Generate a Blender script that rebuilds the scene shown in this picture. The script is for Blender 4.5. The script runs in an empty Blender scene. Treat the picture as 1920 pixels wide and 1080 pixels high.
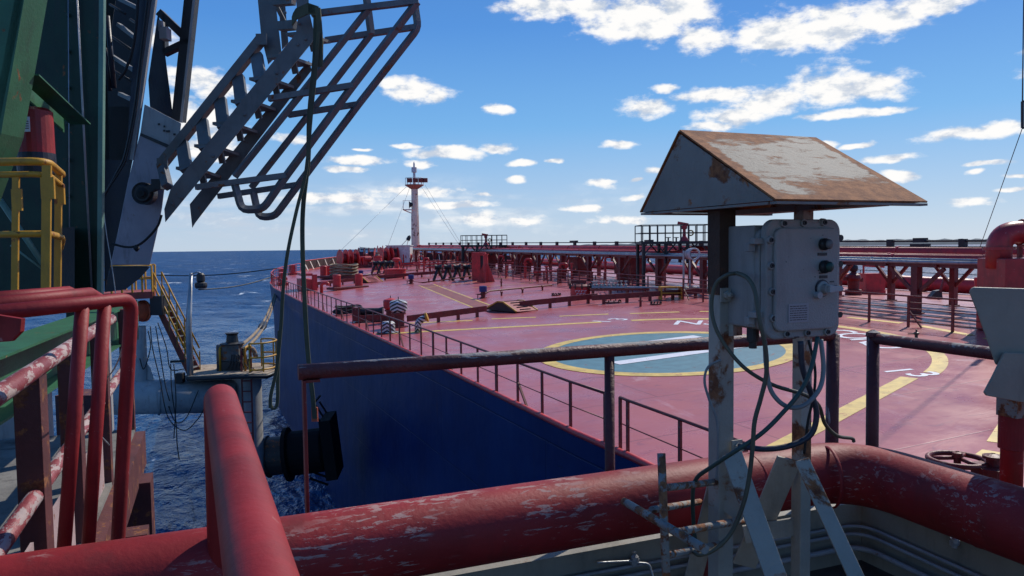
import bpy, math, random
import numpy as np
from mathutils import Vector, Matrix
R = math.radians
random.seed(7); RNG = np.random.default_rng(11)
SC = bpy.context.scene
COL = SC.collection

# ---------------------------------------------------------------- camera
FPX = 1400.0; YAW = R(21.8); PITCH = math.atan(76/FPX); ROLL = .0119; CZ = 16.5
cam = bpy.data.cameras.new('camera'); camo = bpy.data.objects.new('camera', cam); COL.objects.link(camo)
cam.sensor_width = 36; cam.lens = 36*FPX/1920; cam.clip_start = .05; cam.clip_end = 80000
_f = Vector((math.sin(YAW)*math.cos(PITCH), math.cos(YAW)*math.cos(PITCH), -math.sin(PITCH)))
_r = Vector((math.cos(YAW), -math.sin(YAW), 0)); _u = _r.cross(_f)
_r2 = _r*math.cos(ROLL) - _u*math.sin(ROLL); _u2 = _u*math.cos(ROLL) + _r*math.sin(ROLL)
M = Matrix((( _r2.x, _u2.x, -_f.x, 0), (_r2.y, _u2.y, -_f.y, 0), (_r2.z, _u2.z, -_f.z, CZ), (0, 0, 0, 1)))
camo.matrix_world = M
SC.camera = camo

# ---------------------------------------------------------------- light, exposure
SUN_AZ, SUN_EL = R(63), R(45)          # azimuth clockwise from +Y (the ship's bow)
sun_dir = Vector((math.sin(SUN_AZ)*math.cos(SUN_EL), math.cos(SUN_AZ)*math.cos(SUN_EL), math.sin(SUN_EL)))
sl = bpy.data.lights.new('sun', 'SUN'); sl.energy = 3.9; sl.angle = R(.53); sl.color = (1, .94, .85)
so = bpy.data.objects.new('sun', sl); COL.objects.link(so); so.location = (40, 10, 60)
so.rotation_euler = (-sun_dir).to_track_quat('-Z', 'Y').to_euler()
SC.view_settings.view_transform = 'Standard'; SC.view_settings.look = 'None'
SC.view_settings.exposure = 0.0; SC.view_settings.gamma = 1.0
SC.render.engine = 'CYCLES'
SC.cycles.use_denoising = True
SC.cycles.max_bounces = 6; SC.cycles.glossy_bounces = 3; SC.cycles.diffuse_bounces = 3
SC.cycles.sample_clamp_indirect = 6; SC.cycles.caustics_reflective = False; SC.cycles.caustics_refractive = False

def dirw(px, py):
    u = (px-960)/FPX; v = -(py-540)/FPX
    c, s = math.cos(ROLL), math.sin(ROLL)
    X = u*c+v*s; U = -u*s+v*c
    cp, sp = math.cos(PITCH), math.sin(PITCH)
    Y = cp+U*sp; Z = -sp+U*cp
    cy, sy = math.cos(YAW), math.sin(YAW)
    return Vector((X*cy+Y*sy, -X*sy+Y*cy, Z))
O = Vector((0, 0, CZ))
AX, AY, XC = .0449, .01003, 28.5
def deckz(x, y): return 12.2+AX*(x if x < XC else 2*XC-x)+AY*y
def D(px, py):                                    # a point of the cambered deck
    d = dirw(px, py); t = (12.2-CZ)/(d.z-AX*d.x-AY*d.y)
    if t < 0 or d.x*t > XC: t = (12.2+2*XC*AX-CZ)/(d.z+AX*d.x-AY*d.y)
    return O+d*t
def G(px, py, z):
    d = dirw(px, py); return O+d*((z-CZ)/d.z)
def onx(px, py, x):
    d = dirw(px, py); return O+d*(x/d.x)
def ony(px, py, y):
    d = dirw(px, py); return O+d*(y/d.y)
FH = Vector((math.sin(YAW), math.cos(YAW), 0)); RH = Vector((math.cos(YAW), -math.sin(YAW), 0)); Z = Vector((0, 0, 1))
def P(px, py, dep):                               # a point at a given distance ahead
    d = dirw(px, py); return O+d*(dep/(d.x*FH.x+d.y*FH.y))

# ---------------------------------------------------------------- node helpers
def nodes(tree):
    def n(t, **kw):
        x = tree.nodes.new(t)
        for k, v in kw.items():
            if k[0] == 'i' and k[1:].isdigit(): 
                if isinstance(v, bpy.types.NodeSocket): tree.links.new(v, x.inputs[int(k[1:])])
                else: x.inputs[int(k[1:])].default_value = v
            else: setattr(x, k, v)
        return x
    return n
def math_(n, op, a, b=0.0, clamp=False):
    x = n('ShaderNodeMath', operation=op, i0=a, i1=b); x.use_clamp = clamp; return x.outputs[0]
def vmath(n, op, a, b=None):
    x = n('ShaderNodeVectorMath', operation=op, i0=a)
    if b is not None:
        if isinstance(b, bpy.types.NodeSocket): x.id_data.links.new(b, x.inputs[1])
        else: x.inputs[1].default_value = b
    return x.outputs['Value'] if op == 'LENGTH' else x.outputs[0]
def noise(n, vec, scale, detail=4, rough=.55, dist=0):
    x = n('ShaderNodeTexNoise'); x.id_data.links.new(vec, x.inputs['Vector'])
    x.inputs['Scale'].default_value = scale; x.inputs['Detail'].default_value = detail
    x.inputs['Roughness'].default_value = rough; x.inputs['Distortion'].default_value = dist
    return x.outputs['Fac']
def ss(n, v, a, b, to0=0., to1=1.):
    x = n('ShaderNodeMapRange', interpolation_type='SMOOTHSTEP', i0=v, i1=a, i2=b, i3=to0, i4=to1); return x.outputs[0]
def mixc(n, fac, a, b):
    x = n('ShaderNodeMix', data_type='RGBA'); t = x.id_data
    for s, v in ((x.inputs[0], fac), (x.inputs[6], a), (x.inputs[7], b)):
        if isinstance(v, bpy.types.NodeSocket): t.links.new(v, s)
        else: s.default_value = v if not isinstance(v, tuple) else (*v[:3], 1)
    return x.outputs[2]

# ---------------------------------------------------------------- world: sky and clouds
w = bpy.data.worlds.new('World'); SC.world = w; w.use_nodes = True
nt = w.node_tree; nt.nodes.clear(); n = nodes(nt)
sky = n('ShaderNodeTexSky', sky_type='NISHITA', sun_disc=False, sun_elevation=SUN_EL, sun_rotation=SUN_AZ,
        altitude=0, air_density=1.0, dust_density=.4, ozone_density=3.5)
tc = n('ShaderNodeTexCoord'); dirv = vmath(n, 'NORMALIZE', tc.outputs['Generated'])
sx = n('ShaderNodeSeparateXYZ', i0=dirv)
az = math_(n, 'ARCTAN2', sx.outputs[0], sx.outputs[1]); el = math_(n, 'ARCSINE', sx.outputs[2])
ramp = n('ShaderNodeValToRGB', i0=math_(n, 'MULTIPLY', math_(n, 'MAXIMUM', el, 0), 2/math.pi)); cr = ramp.color_ramp
for e_, c_ in ((0, (6.0, 7.5, 9.4)), (.035, (4.4, 6.4, 9.2)), (.10, (1.75, 4.9, 9.4)), (.18, (.75, 3.15, 8.4)), (.30, (.40, 2.0, 6.2)), (1, (.2, 1.0, 3.8))):
    k_ = cr.elements.new(e_) if 0 < e_ < 1 else cr.elements[0 if e_ == 0 else -1]; k_.position = e_; k_.color = (*[x/10 for x in c_], 1)
grad = vmath(n, 'MULTIPLY', ramp.outputs[0], (10, 10, 10))
skc = mixc(n, .80, sky.outputs[0], grad)
bg1 = n('ShaderNodeBackground', i1=.092); nt.links.new(skc, bg1.inputs[0])
uv = n('ShaderNodeCombineXYZ', i0=az, i1=el).outputs[0]
str_ = vmath(n, 'MULTIPLY', uv, (1, 1.9, 1))
w1 = n('ShaderNodeTexNoise', i0=str_); w1.inputs['Scale'].default_value = 22; w1.inputs['Detail'].default_value = 2
warp = vmath(n, 'MULTIPLY', vmath(n, 'SUBTRACT', w1.outputs['Color'], (.5, .5, .5)), (.035, .014, 0))
uvw = vmath(n, 'ADD', uv, warp)
CL = [(1010,8,70,24),(1090,12,90,20),(1190,32,105,40),(1280,20,75,36),(1320,70,52,28),(1230,55,60,18),
 (1470,62,100,36),(1560,48,115,42),(1650,36,105,34),(1745,12,90,20),(1450,85,60,12),
 (1450,190,95,28),(1560,165,100,40),(1630,165,85,26),(1610,213,105,9),(1370,220,72,18),(1330,238,45,9),
 (1340,177,85,13),(1215,200,52,18),(1240,165,24,7),(775,172,64,21),(742,160,32,12),(822,182,22,13),
 (932,204,27,10),(1158,273,38,7),(840,286,78,11),(930,278,42,7),(765,275,26,5),(665,300,62,8),(650,316,38,7),(682,280,20,3),
 (792,309,27,8),(980,305,26,7),(1040,301,16,4),(972,338,23,7),(1820,250,105,16),(1885,240,55,18),
 (1665,297,58,8),(1690,332,36,11),(1608,272,32,6),(1855,306,48,5),(1835,320,20,5),(1545,270,28,9),
 (1815,377,48,10),(1895,355,32,6),(1905,328,30,5),(1130,342,28,8),(1185,369,26,7),(1195,337,15,5),(1220,320,18,7),
 (370,148,70,22),(410,168,60,18),(380,225,70,34),(330,200,50,26),(400,270,70,34),(545,258,45,9),(905,363,15,4),
 (900,408,60,12),(1095,392,42,7),(1170,412,55,9),(860,384,70,7),(640,372,120,12),(780,360,90,9),(990,412,40,9),
 (2050,110,130,45),(2200,260,160,40),(2120,330,120,18),(2400,60,200,60),(250,60,90,30),(60,120,120,40),(-200,200,160,40),(-350,60,160,50),(2600,250,160,40)]  # random clouds, mostly out of view, added for reflections
big = None
for cx, cy, rx, ry in CL:
    d = dirw(cx, cy).normalized(); a0 = math.atan2(d.x, d.y); e0 = math.asin(d.z)
    k = 1/FPX*(1/(1+((cx-960)/FPX)**2)) if abs(cx-960) < 1400 else 1/FPX*.6
    q = vmath(n, 'LENGTH', vmath(n, 'MULTIPLY', vmath(n, 'SUBTRACT', uvw, (a0, e0, 0)), (1/(rx*1.16*k), 1/(ry*1.28*k), 0)))
    big = q if big is None else math_(n, 'MINIMUM', big, q)
fb = noise(n, str_, 30, 10, .6)
fb2 = noise(n, vmath(n, 'ADD', str_, (.003, .016, 0)), 26, 5, .55)
dens = math_(n, 'ADD', math_(n, 'SUBTRACT', 1.0, big), math_(n, 'MULTIPLY', math_(n, 'SUBTRACT', fb, .5), 1.7))
al = ss(n, dens, -.03, .60)
# thin layer of far stratus low over the sea
st = noise(n, vmath(n, 'MULTIPLY', uv, (1, 7, 1)), 6, 4, .52)
band = math_(n, 'MULTIPLY', ss(n, el, .0, .03), ss(n, el, .105, .055))
wisp = math_(n, 'MULTIPLY', math_(n, 'MULTIPLY', ss(n, st, .36, .70), band), math_(n, 'MULTIPLY', ss(n, az, .72, .15), .8))
al = math_(n, 'MAXIMUM', al, wisp)
lit = ss(n, math_(n, 'ADD', math_(n, 'MULTIPLY', math_(n, 'SUBTRACT', fb, fb2), 4.2), math_(n, 'MULTIPLY', dens, .30)), -.75, .45)
ccol = mixc(n, lit, (.58, .65, .76), (1.0, .99, .975))
bg2 = n('ShaderNodeBackground', i1=1.0); nt.links.new(ccol, bg2.inputs[0])
mx = n('ShaderNodeMixShader', i0=al, i1=bg1.outputs[0], i2=bg2.outputs[0])
wo = n('ShaderNodeOutputWorld'); nt.links.new(mx.outputs[0], wo.inputs[0])
w.cycles.sampling_method = 'MANUAL'; w.cycles.sample_map_resolution = 512

# ---------------------------------------------------------------- mesh builder
class MB:
    def __init__(s): s.v = []; s.f = []; s.sm = []
    def add(s, vs, fs, smooth=False):
        b = len(s.v); s.v += [tuple(v) for v in vs]
        for f in fs: s.f.append(tuple(b+i for i in f)); s.sm.append(smooth)
        return s
    def box(s, c, size, ax=None):
        c = Vector(c); X, Y, W = ax or (Vector((1,0,0)), Vector((0,1,0)), Z)
        h = [x/2 for x in size]
        vs = [c+X*(h[0]*i)+Y*(h[1]*j)+W*(h[2]*k) for k in (-1,1) for j in (-1,1) for i in (-1,1)]
        return s.add(vs, [(0,2,3,1),(4,5,7,6),(0,1,5,4),(2,6,7,3),(0,4,6,2),(1,3,7,5)])
    def bar(s, a, b, w_, h_, up=Z):
        a, b = Vector(a), Vector(b); d = (b-a); L = d.length; d.normalize()
        side = d.cross(up)
        if side.length < 1e-3: side = d.cross(Vector((1, 0, 0)))
        side.normalize(); u = side.cross(d)
        return s.box((a+b)/2, (w_, L, h_), (side, d, u))
    def tube(s, pts, r, nseg=10, caps=True, smooth=True):
        pts = [Vector(p) for p in pts]; N = len(pts)
        rs = r if isinstance(r, (list, tuple)) else [r]*N
        T = []
        for i in range(N):
            t = (pts[min(i+1, N-1)]-pts[max(i-1, 0)]); T.append(t.normalized() if t.length > 1e-9 else Vector((0,0,1)))
        nrm = T[0].cross(Z)
        if nrm.length < 1e-3: nrm = T[0].cross(Vector((1,0,0)))
        nrm.normalize(); vs = []
        for i in range(N):
            nrm = nrm - T[i]*nrm.dot(T[i]); nrm.normalize(); bn = T[i].cross(nrm)
            for k in range(nseg):
                a = 2*math.pi*k/nseg; vs.append(pts[i]+(nrm*math.cos(a)+bn*math.sin(a))*rs[i])
        fs = [(i*nseg+k, i*nseg+(k+1) % nseg, (i+1)*nseg+(k+1) % nseg, (i+1)*nseg+k) for i in range(N-1) for k in range(nseg)]
        s.add(vs, fs, smooth)
        if caps:
            b = len(s.v)-len(vs)
            s.f.append(tuple(b+k for k in reversed(range(nseg)))); s.sm.append(False)
            s.f.append(tuple(b+(N-1)*nseg+k for k in range(nseg))); s.sm.append(False)
        return s
    def cyl(s, a, b, r0, r1=None, nseg=16): return s.tube([a, b], [r0, r0 if r1 is None else r1], nseg)
    def lathe(s, base, prof, nseg=24, axis=Z, smooth=False):
        base = Vector(base); axis = Vector(axis).normalized()
        X = axis.cross(Vector((0,1,0)) if abs(axis.y) < .9 else Vector((1,0,0))).normalized(); Y = axis.cross(X)
        vs = [base+axis*h+(X*math.cos(2*math.pi*k/nseg)+Y*math.sin(2*math.pi*k/nseg))*max(r, 1e-4) for r, h in prof for k in range(nseg)]
        N = len(prof)
        return s.add(vs, [(i*nseg+k, i*nseg+(k+1) % nseg, (i+1)*nseg+(k+1) % nseg, (i+1)*nseg+k) for i in range(N-1) for k in range(nseg)], smooth)
    def prism(s, poly, vec):
        poly = [Vector(p) for p in poly]; vec = Vector(vec); N = len(poly)
        vs = poly+[p+vec for p in poly]
        return s.add(vs, [tuple(range(N)), tuple(range(2*N-1, N-1, -1))]+[(i, N+i, N+(i+1) % N, (i+1) % N) for i in range(N)])
    def poly(s, pts): return s.add(pts, [tuple(range(len(pts)))])
    def ribbon(s, pts, w_, side, th=.006):
        pts = [Vector(p) for p in pts]; side = Vector(side).normalized()
        for a, b in zip(pts, pts[1:]): 
            nn = (b-a).cross(side).normalized()*th
            s.add([a-side*w_/2-nn, a+side*w_/2-nn, b+side*w_/2-nn, b-side*w_/2-nn, a-side*w_/2+nn, a+side*w_/2+nn, b+side*w_/2+nn, b-side*w_/2+nn],
                  [(0,3,2,1),(4,5,6,7),(0,1,5,4),(1,2,6,5),(2,3,7,6),(3,0,4,7)])
        return s
def fillet(pts, r, k=6):
    pts = [Vector(p) for p in pts]; out = [pts[0]]
    for i in range(1, len(pts)-1):
        a, b, c = pts[i-1], pts[i], pts[i+1]
        da, dc = (a-b), (c-b); rr = min(r, da.length*.49, dc.length*.49)
        p0, p2 = b+da.normalized()*rr, b+dc.normalized()*rr
        for j in range(k+1):
            t = j/k; out.append(p0*(1-t)**2+b*2*t*(1-t)+p2*t*t)
    return out+[pts[-1]]
def smooth_path(pts, k=6):                         # Catmull-Rom
    pts = [Vector(p) for p in pts]; q = [pts[0]*2-pts[1]]+pts+[pts[-1]*2-pts[-2]]; out = []
    for i in range(1, len(q)-2):
        for j in range(k):
            t = j/k; a, b, c, d = q[i-1:i+3]
            out.append(.5*((2*b)+(c-a)*t+(2*a-5*b+4*c-d)*t*t+(3*b-a-3*c+d)*t**3))
    return out+[pts[-1]]

ROOT = {}
def mk(name, mb, m, off, bevel=0, autosm=False):
    me = bpy.data.meshes.new(name)
    me.from_pydata([(v[0]-off[0], v[1]-off[1], v[2]-off[2]) for v in mb.v], [], mb.f)
    me.polygons.foreach_set('use_smooth', mb.sm); me.materials.append(m); me.update()
    o = bpy.data.objects.new(name, me); COL.objects.link(o)
    if bevel:
        b = o.modifiers.new('Bevel', 'BEVEL'); b.width = bevel; b.segments = 2; b.limit_method = 'ANGLE'; b.angle_limit = R(40)
    return o
def tag(o, label, cat, group=None):
    o['label'] = label; o['category'] = cat
    if group: o['group'] = group
def thing(name, label, cat, loc=(0, 0, 0), group=None):
    o = bpy.data.objects.new(name, None); COL.objects.link(o); o.location = loc; o.empty_display_size = .2
    tag(o, label, cat, group); ROOT[o.name] = Vector(loc); return o
def part(parent, name, mb, m, label=None, bevel=0):
    off = ROOT[parent.name]; o = mk(name, mb, m, off, bevel); o.parent = parent; ROOT[o.name] = off
    if label: o['label'] = label
    return o
def single(name, label, cat, mb, m, loc, group=None, bevel=0):
    o = mk(name, mb, m, Vector(loc), bevel); o.location = loc; tag(o, label, cat, group); ROOT[o.name] = Vector(loc); return o
def struct(name, mb, m, kind='structure', loc=(0, 0, 0)):
    o = mk(name, mb, m, Vector(loc)); o.location = loc; o['kind'] = kind; return o
def dup(root, loc, rotz=None, label=None, group=None):
    r = root.copy(); COL.objects.link(r); r.location = loc
    if rotz is not None: r.rotation_euler = (0, 0, rotz)
    if label: r['label'] = label
    if group: r['group'] = group
    def kids(src, dst):
        for c in [x for x in bpy.data.objects if x.parent == src]:
            k = c.copy(); COL.objects.link(k); k.parent = dst; kids(c, k)
    kids(root, r); return r

# ---------------------------------------------------------------- materials
MATS = {}
def paint(name, col, rough=.5, var=.2, wear=None, wear_amt=0., wear_scale=6., stretch=(1,1,1), bump=.15, bscale=40., metal=0., rust=0., rust_scale=5., spec=.5, grime=0., top=0., patchy=0):
    m = bpy.data.materials.new(name); m.use_nodes = True; t = m.node_tree; n = nodes(t)
    bs = t.nodes['Principled BSDF']; bs.inputs['Roughness'].default_value = rough; bs.inputs['Metallic'].default_value = metal
    bs.inputs['Specular IOR Level'].default_value = spec
    tc = n('ShaderNodeTexCoord').outputs['Object']
    v = vmath(n, 'MULTIPLY', tc, stretch)
    a = noise(n, tc, 3.0, 5, .6)
    c = mixc(n, ss(n, a, .3, .7), tuple(x*(1-var) for x in col), tuple(min(1, x*(1+var)) for x in col))
    rg = None
    if grime:
        g = noise(n, vmath(n, 'MULTIPLY', tc, (1.6, 1.6, .35)), 4, 6, .65)
        c = mixc(n, math_(n, 'MULTIPLY', ss(n, g, .5, .72), grime), c, (.03, .025, .022))
    if rust:
        b = noise(n, v, rust_scale, 9, .68, .3); fr = ss(n, b, .66-rust*.3, .72-rust*.3)
        rc = mixc(n, ss(n, noise(n, tc, 22, 5, .7), .35, .65), (.11, .032, .012), (.30, .115, .04))
        c = mixc(n, fr, c, rc); rg = mixc(n, fr, (rough,)*3, (.85,)*3)
    if wear:
        b = noise(n, v, wear_scale, 8, .7, .5)
        if top: b = math_(n, 'ADD', b, math_(n, 'MULTIPLY', n('ShaderNodeSeparateXYZ', i0=n('ShaderNodeNewGeometry').outputs['Normal']).outputs[2], top))  # top: more of the second colour on upward-facing surfaces
        fw = ss(n, b, .68-wear_amt*.3, .71-wear_amt*.3)
        if patchy: fw = math_(n, 'MULTIPLY', fw, ss(n, noise(n, tc, patchy, 3, .6), .46, .60))
        c = mixc(n, fw, c, wear)
        if rg is None: rg = mixc(n, fw, (rough,)*3, (.8,)*3)
    t.links.new(c, bs.inputs['Base Color'])
    if rg is not None: t.links.new(rg, bs.inputs['Roughness'])
    else: t.links.new(ss(n, a, .2, .8, max(.05, rough-.1), min(1, rough+.12)), bs.inputs['Roughness'])
    if bump:
        bn = n('ShaderNodeBump'); bn.inputs['Strength'].default_value = bump; bn.inputs['Distance'].default_value = .02
        t.links.new(noise(n, tc, bscale, 5, .6), bn.inputs['Height']); t.links.new(bn.outputs[0], bs.inputs['Normal'])
    MATS[name] = m; return m
def emis(name, col, s=1):
    m = paint(name, col); return m
# ================================================================= paints
red = paint('red_paint', (.34, .022, .024), .38, .18, wear=(.42,.30,.29), wear_amt=.12, wear_scale=9, grime=.35)
redpeel = paint('red_paint_peeled', (.25, .045, .05), .5, .2, wear=(.40,.31,.29), wear_amt=.60, wear_scale=15, stretch=(1.5,.4,1.5), bump=.3, grime=.3)
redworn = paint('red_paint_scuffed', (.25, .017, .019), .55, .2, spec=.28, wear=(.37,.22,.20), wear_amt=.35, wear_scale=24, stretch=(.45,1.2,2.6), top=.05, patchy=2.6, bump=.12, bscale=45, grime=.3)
redglove = paint('red_paint_glossy', (.24, .017, .019), .55, .28, spec=.28, wear=(.36,.14,.13), wear_amt=.12, wear_scale=30, bump=.1, bscale=45, grime=.25)
darkred = paint('dark_red_paint', (.155, .016, .015), .5, .3, wear=(.2,.12,.1), wear_amt=.25, wear_scale=12, bump=.2, grime=.3)
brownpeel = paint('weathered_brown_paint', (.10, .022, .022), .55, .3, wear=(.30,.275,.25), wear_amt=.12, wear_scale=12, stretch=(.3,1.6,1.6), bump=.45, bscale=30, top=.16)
postpeel = paint('weathered_post_paint', (.075, .016, .018), .55, .3, wear=(.30,.27,.25), wear_amt=.34, wear_scale=8, stretch=(1.6,1.6,.2), bump=.4, bscale=30)
postbrown = paint('brown_post_paint', (.10, .028, .026), .6, .25, rust=.35, rust_scale=7, bump=.2)
shipred = paint('ship_red_paint', (.50, .035, .035), .45, .2, grime=.35)
yellow = paint('yellow_paint', (.46, .23, .012), .5, .15, rust=.22, rust_scale=9, grime=.3)
ylw = paint('yellow_marking', (.66, .45, .10), .5, .2, wear=(.42,.16,.10), wear_amt=.26, wear_scale=3.5, bump=0)
green_m = paint('teal_marking', (.085, .20, .225), .45, .15, wear=(.2,.13,.13), wear_amt=.2, wear_scale=2.2, bump=0)
white_m = paint('white_marking', (.72, .72, .75), .5, .08, wear=(.4,.25,.26), wear_amt=.24, wear_scale=3., bump=0)
white = paint('white_paint', (.66, .63, .60), .5, .1, grime=.4, rust=.12)
mastwhite = paint('mast_paint', (.86, .68, .52), .5, .1, rust=.34, rust_scale=1.2, bump=0)
grey = paint('grey_paint', (.27, .275, .28), .5, .15, rust=.14, rust_scale=5, grime=.35, bump=.2)
greypost = paint('grey_post_paint', (.33, .305, .25), .55, .15, rust=.40, rust_scale=3.2, grime=.3, bump=.25)
galv = paint('galvanised_pipe', (.36, .37, .38), .38, .15, metal=.5, grime=.3)
dark = paint('black_steel', (.018, .018, .02), .5, .3)
navy = paint('navy_steel', (.012, .014, .028), .45, .3, grime=.3)
fblack = paint('fender_black', (.006, .006, .007), .8, .3, spec=.2)
rubber = paint('black_rubber', (.012, .012, .012), .7, .3)
rope_m = paint('rope', (.27, .20, .13), .9, .3, bscale=120)
olive = paint('olive_webbing', (.075, .085, .05), .8, .25, grime=.4)
bluecap = paint('blue_canvas', (.02, .035, .16), .7, .2)
stairm = paint('blue_grey_steel', (.13, .135, .14), .5, .2, rust=.2, rust_scale=5, grime=.35)
rusty = paint('rusty_steel', (.24, .23, .205), .7, .25, rust=.62, rust_scale=19, bump=.4)
canvas_g = paint('grey_sheet_metal', (.27, .245, .195), .55, .1, rust=.1, rust_scale=4, grime=.3)
tgreen = paint('dark_green_paint', (.005, .030, .014), .6, .25, grime=.5, rust=.08)
lgreen = paint('light_green_paint', (.03, .13, .06), .5, .15, grime=.5, rust=.1)
palegreen = paint('pale_green_paint', (.12, .24, .19), .5, .1, grime=.3)
orange = paint('orange_paint', (.55, .11, .05), .5, .15, grime=.3)
lavender = paint('pale_lilac_paint', (.31, .285, .32), .5, .1, grime=.5, rust=.08)
palegrey = paint('pale_grey_paint', (.34, .34, .335), .5, .08, grime=.35, rust=.06)
concrete = paint('stained_concrete', (.17, .16, .14), .9, .25, grime=.7, bump=.3)
dirtyfloor = paint('dirty_deck_steel', (.06, .052, .045), .8, .4, grime=.6, bump=.4)
offwhite = paint('faded_pink_panel', (.40, .29, .28), .6, .2, rust=.2)

# ================================================================= sea
SEA = 3.0
def build_sea():
    rr = [2.0]
    while rr[-1] < 900: rr.append(rr[-1]*1.0085+.02)
    while rr[-1] < 70000: rr.append(rr[-1]*1.12)
    rr = np.array(rr)
    fa = np.radians(21.8)
    an = np.concatenate([fa+np.radians(np.linspace(-46, 44, 420)), fa+np.radians(np.linspace(44, 314, 60)[1:-1])])
    Rr, A = np.meshgrid(rr, an, indexing='ij'); x = Rr*np.sin(A); y = Rr*np.cos(A)
    z = np.zeros_like(x); cell = np.maximum(Rr*.0085, Rr*.0037)
    for i in range(46):
        L = 1.6*(1.075**i); th = R(200)+RNG.normal(0, .55); k = 2*math.pi/L; ph = RNG.uniform(0, 6.28)
        amp = .0095*L**.95*.42*np.clip(1.4-cell/(L*.30), 0, 1)
        s = np.sin(k*(x*math.cos(th)+y*math.sin(th))+ph)
        z += amp*(1-2*np.abs(s)**1.0+ .3*s)*.6
    z += SEA
    nr, na = x.shape; v = np.stack([x, y, z], -1).reshape(-1, 3)
    i = np.arange(nr-1)[:, None]*na; j = np.arange(na)[None]; j2 = (j+1) % na
    f = np.stack([i+j, i+j2, i+na+j2, i+na+j], -1).reshape(-1, 4)
    me = bpy.data.meshes.new('sea'); me.vertices.add(len(v)); me.vertices.foreach_set('co', v.ravel())
    me.loops.add(f.size); me.loops.foreach_set('vertex_index', f.ravel().astype(np.int32))
    me.polygons.add(len(f)); me.polygons.foreach_set('loop_start', np.arange(0, f.size, 4, dtype=np.int32))
    me.polygons.foreach_set('use_smooth', np.ones(len(f), bool)); me.update(calc_edges=True)
    o = bpy.data.objects.new('sea', me); COL.objects.link(o); o['kind'] = 'structure'
    m = bpy.data.materials.new('sea_water'); m.use_nodes = True; t = m.node_tree; n = nodes(t); bs = t.nodes['Principled BSDF']
    tc = n('ShaderNodeTexCoord').outputs['Object']
    dist = vmath(n, 'LENGTH', tc)
    big_ = noise(n, vmath(n, 'MULTIPLY', tc, (1, .6, 1)), .035, 4, .6)
    c = mixc(n, ss(n, big_, .3, .7), (.003, .036, .11), (.007, .062, .175))
    cap = noise(n, vmath(n, 'MULTIPLY', tc, (.5, 1.1, 1)), .16, 7, .66, .6)
    patch = noise(n, tc, .018, 2, .5)
    fo = math_(n, 'MULTIPLY', ss(n, cap, .60, .66), ss(n, patch, .44, .56))
    streak = noise(n, vmath(n, 'MULTIPLY', tc, (.35, 1.3, 1)), .5, 8, .7, 1.0)
    fo = math_(n, 'MAXIMUM', fo, math_(n, 'MULTIPLY', ss(n, streak, .62, .71), ss(n, patch, .50, .62)))
    c = mixc(n, fo, c, (.72, .78, .8))
    t.links.new(c, bs.inputs['Base Color'])
    t.links.new(math_(n, 'MAXIMUM', ss(n, dist, 30, 320, .12, .50), math_(n, 'MULTIPLY', fo, .7)), bs.inputs['Roughness'])
    bs.inputs['IOR'].default_value = 1.33; bs.inputs['Specular IOR Level'].default_value = .36
    h = math_(n, 'ADD', math_(n, 'MULTIPLY', noise(n, vmath(n, 'MULTIPLY', tc, (1, .7, 1)), 1.1, 5, .62, .4), .75), math_(n, 'MULTIPLY', noise(n, vmath(n, 'MULTIPLY', tc, (1, .55, 1)), .22, 4, .6, .5), 2.4))
    b = n('ShaderNodeBump'); b.inputs['Distance'].default_value = .55; b.inputs['Strength'].default_value = .95
    t.links.new(h, b.inputs['Height']); t.links.new(b.outputs[0], bs.inputs['Normal'])
    me.materials.append(m)
build_sea()

# ================================================================= far coast
def build_hills():
    m = paint('hazed_coast_scrub', (.075, .10, .115), .95, .25, bump=0)  # blue-grey of distance haze mixed into the land colour
    prof = [(668,467.5,464.6,9000),(676,467.3,464.2,9000),(700,467,464.8,8600),(728,466.6,464.4,8300),(800,465.8,463.2,7800),(900,465,462,7200),(1000,464.6,460.6,6600),
            (1100,463.8,458.6,6000),(1180,463,456.8,5600),(1240,462.6,456,5300),(1340,461.8,454.8,5000),(1450,460.6,452.6,4700),
            (1570,459.8,450.2,4500),(1640,459,449.4,4400),(1700,458.6,449,4300),(1790,457.8,448,4200),(1860,457.2,447,4100),(1990,456.2,446,4000),(2300,454,444,3900),(2800,450,440,3900)]
    mb = MB(); N = 260; rows = []
    px0 = [p[0] for p in prof]
    for i in range(N):
        t = px0[0]+(px0[-1]-px0[0])*(i/(N-1))
        top = np.interp(t, px0, [p[2] for p in prof]); dd = np.interp(t, px0, [p[3] for p in prof])
        q = P(t, top, dd); hgt = max(2.0, q.z-SEA)*(1+.10*math.sin(i*1.7)+.07*math.sin(i*.61+1)+RNG.normal(0, .035))
        dh = Vector((q.x, q.y, 0)).normalized()
        base = Vector((q.x, q.y, 0))
        if i == 0: hgt = 1
        rows.append([base+Z*(SEA-2), base+dh*60+Z*(SEA+hgt*.55), base+dh*220+Z*(SEA+hgt), base+dh*900+Z*(SEA-2)])
    vs = [p for r in rows for p in r]
    mb.add(vs, [(i*4+k, (i+1)*4+k, (i+1)*4+k+1, i*4+k+1) for i in range(N-1) for k in range(3)], False)
    struct('hills', mb, m)
    b = P(675, 466, 9000); mb = MB().lathe((b.x, b.y, SEA+10), [(4,0),(3,30),(3.6,30),(3.6,32),(2,33),(2,37),(.1,40)], 12)
    single('lighthouse', 'tiny pale lighthouse on the far tip of the coast', 'lighthouse', mb, paint('lighthouse_paint', (.35,.4,.45), bump=0), (b.x, b.y, SEA+10))
build_hills()

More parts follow.
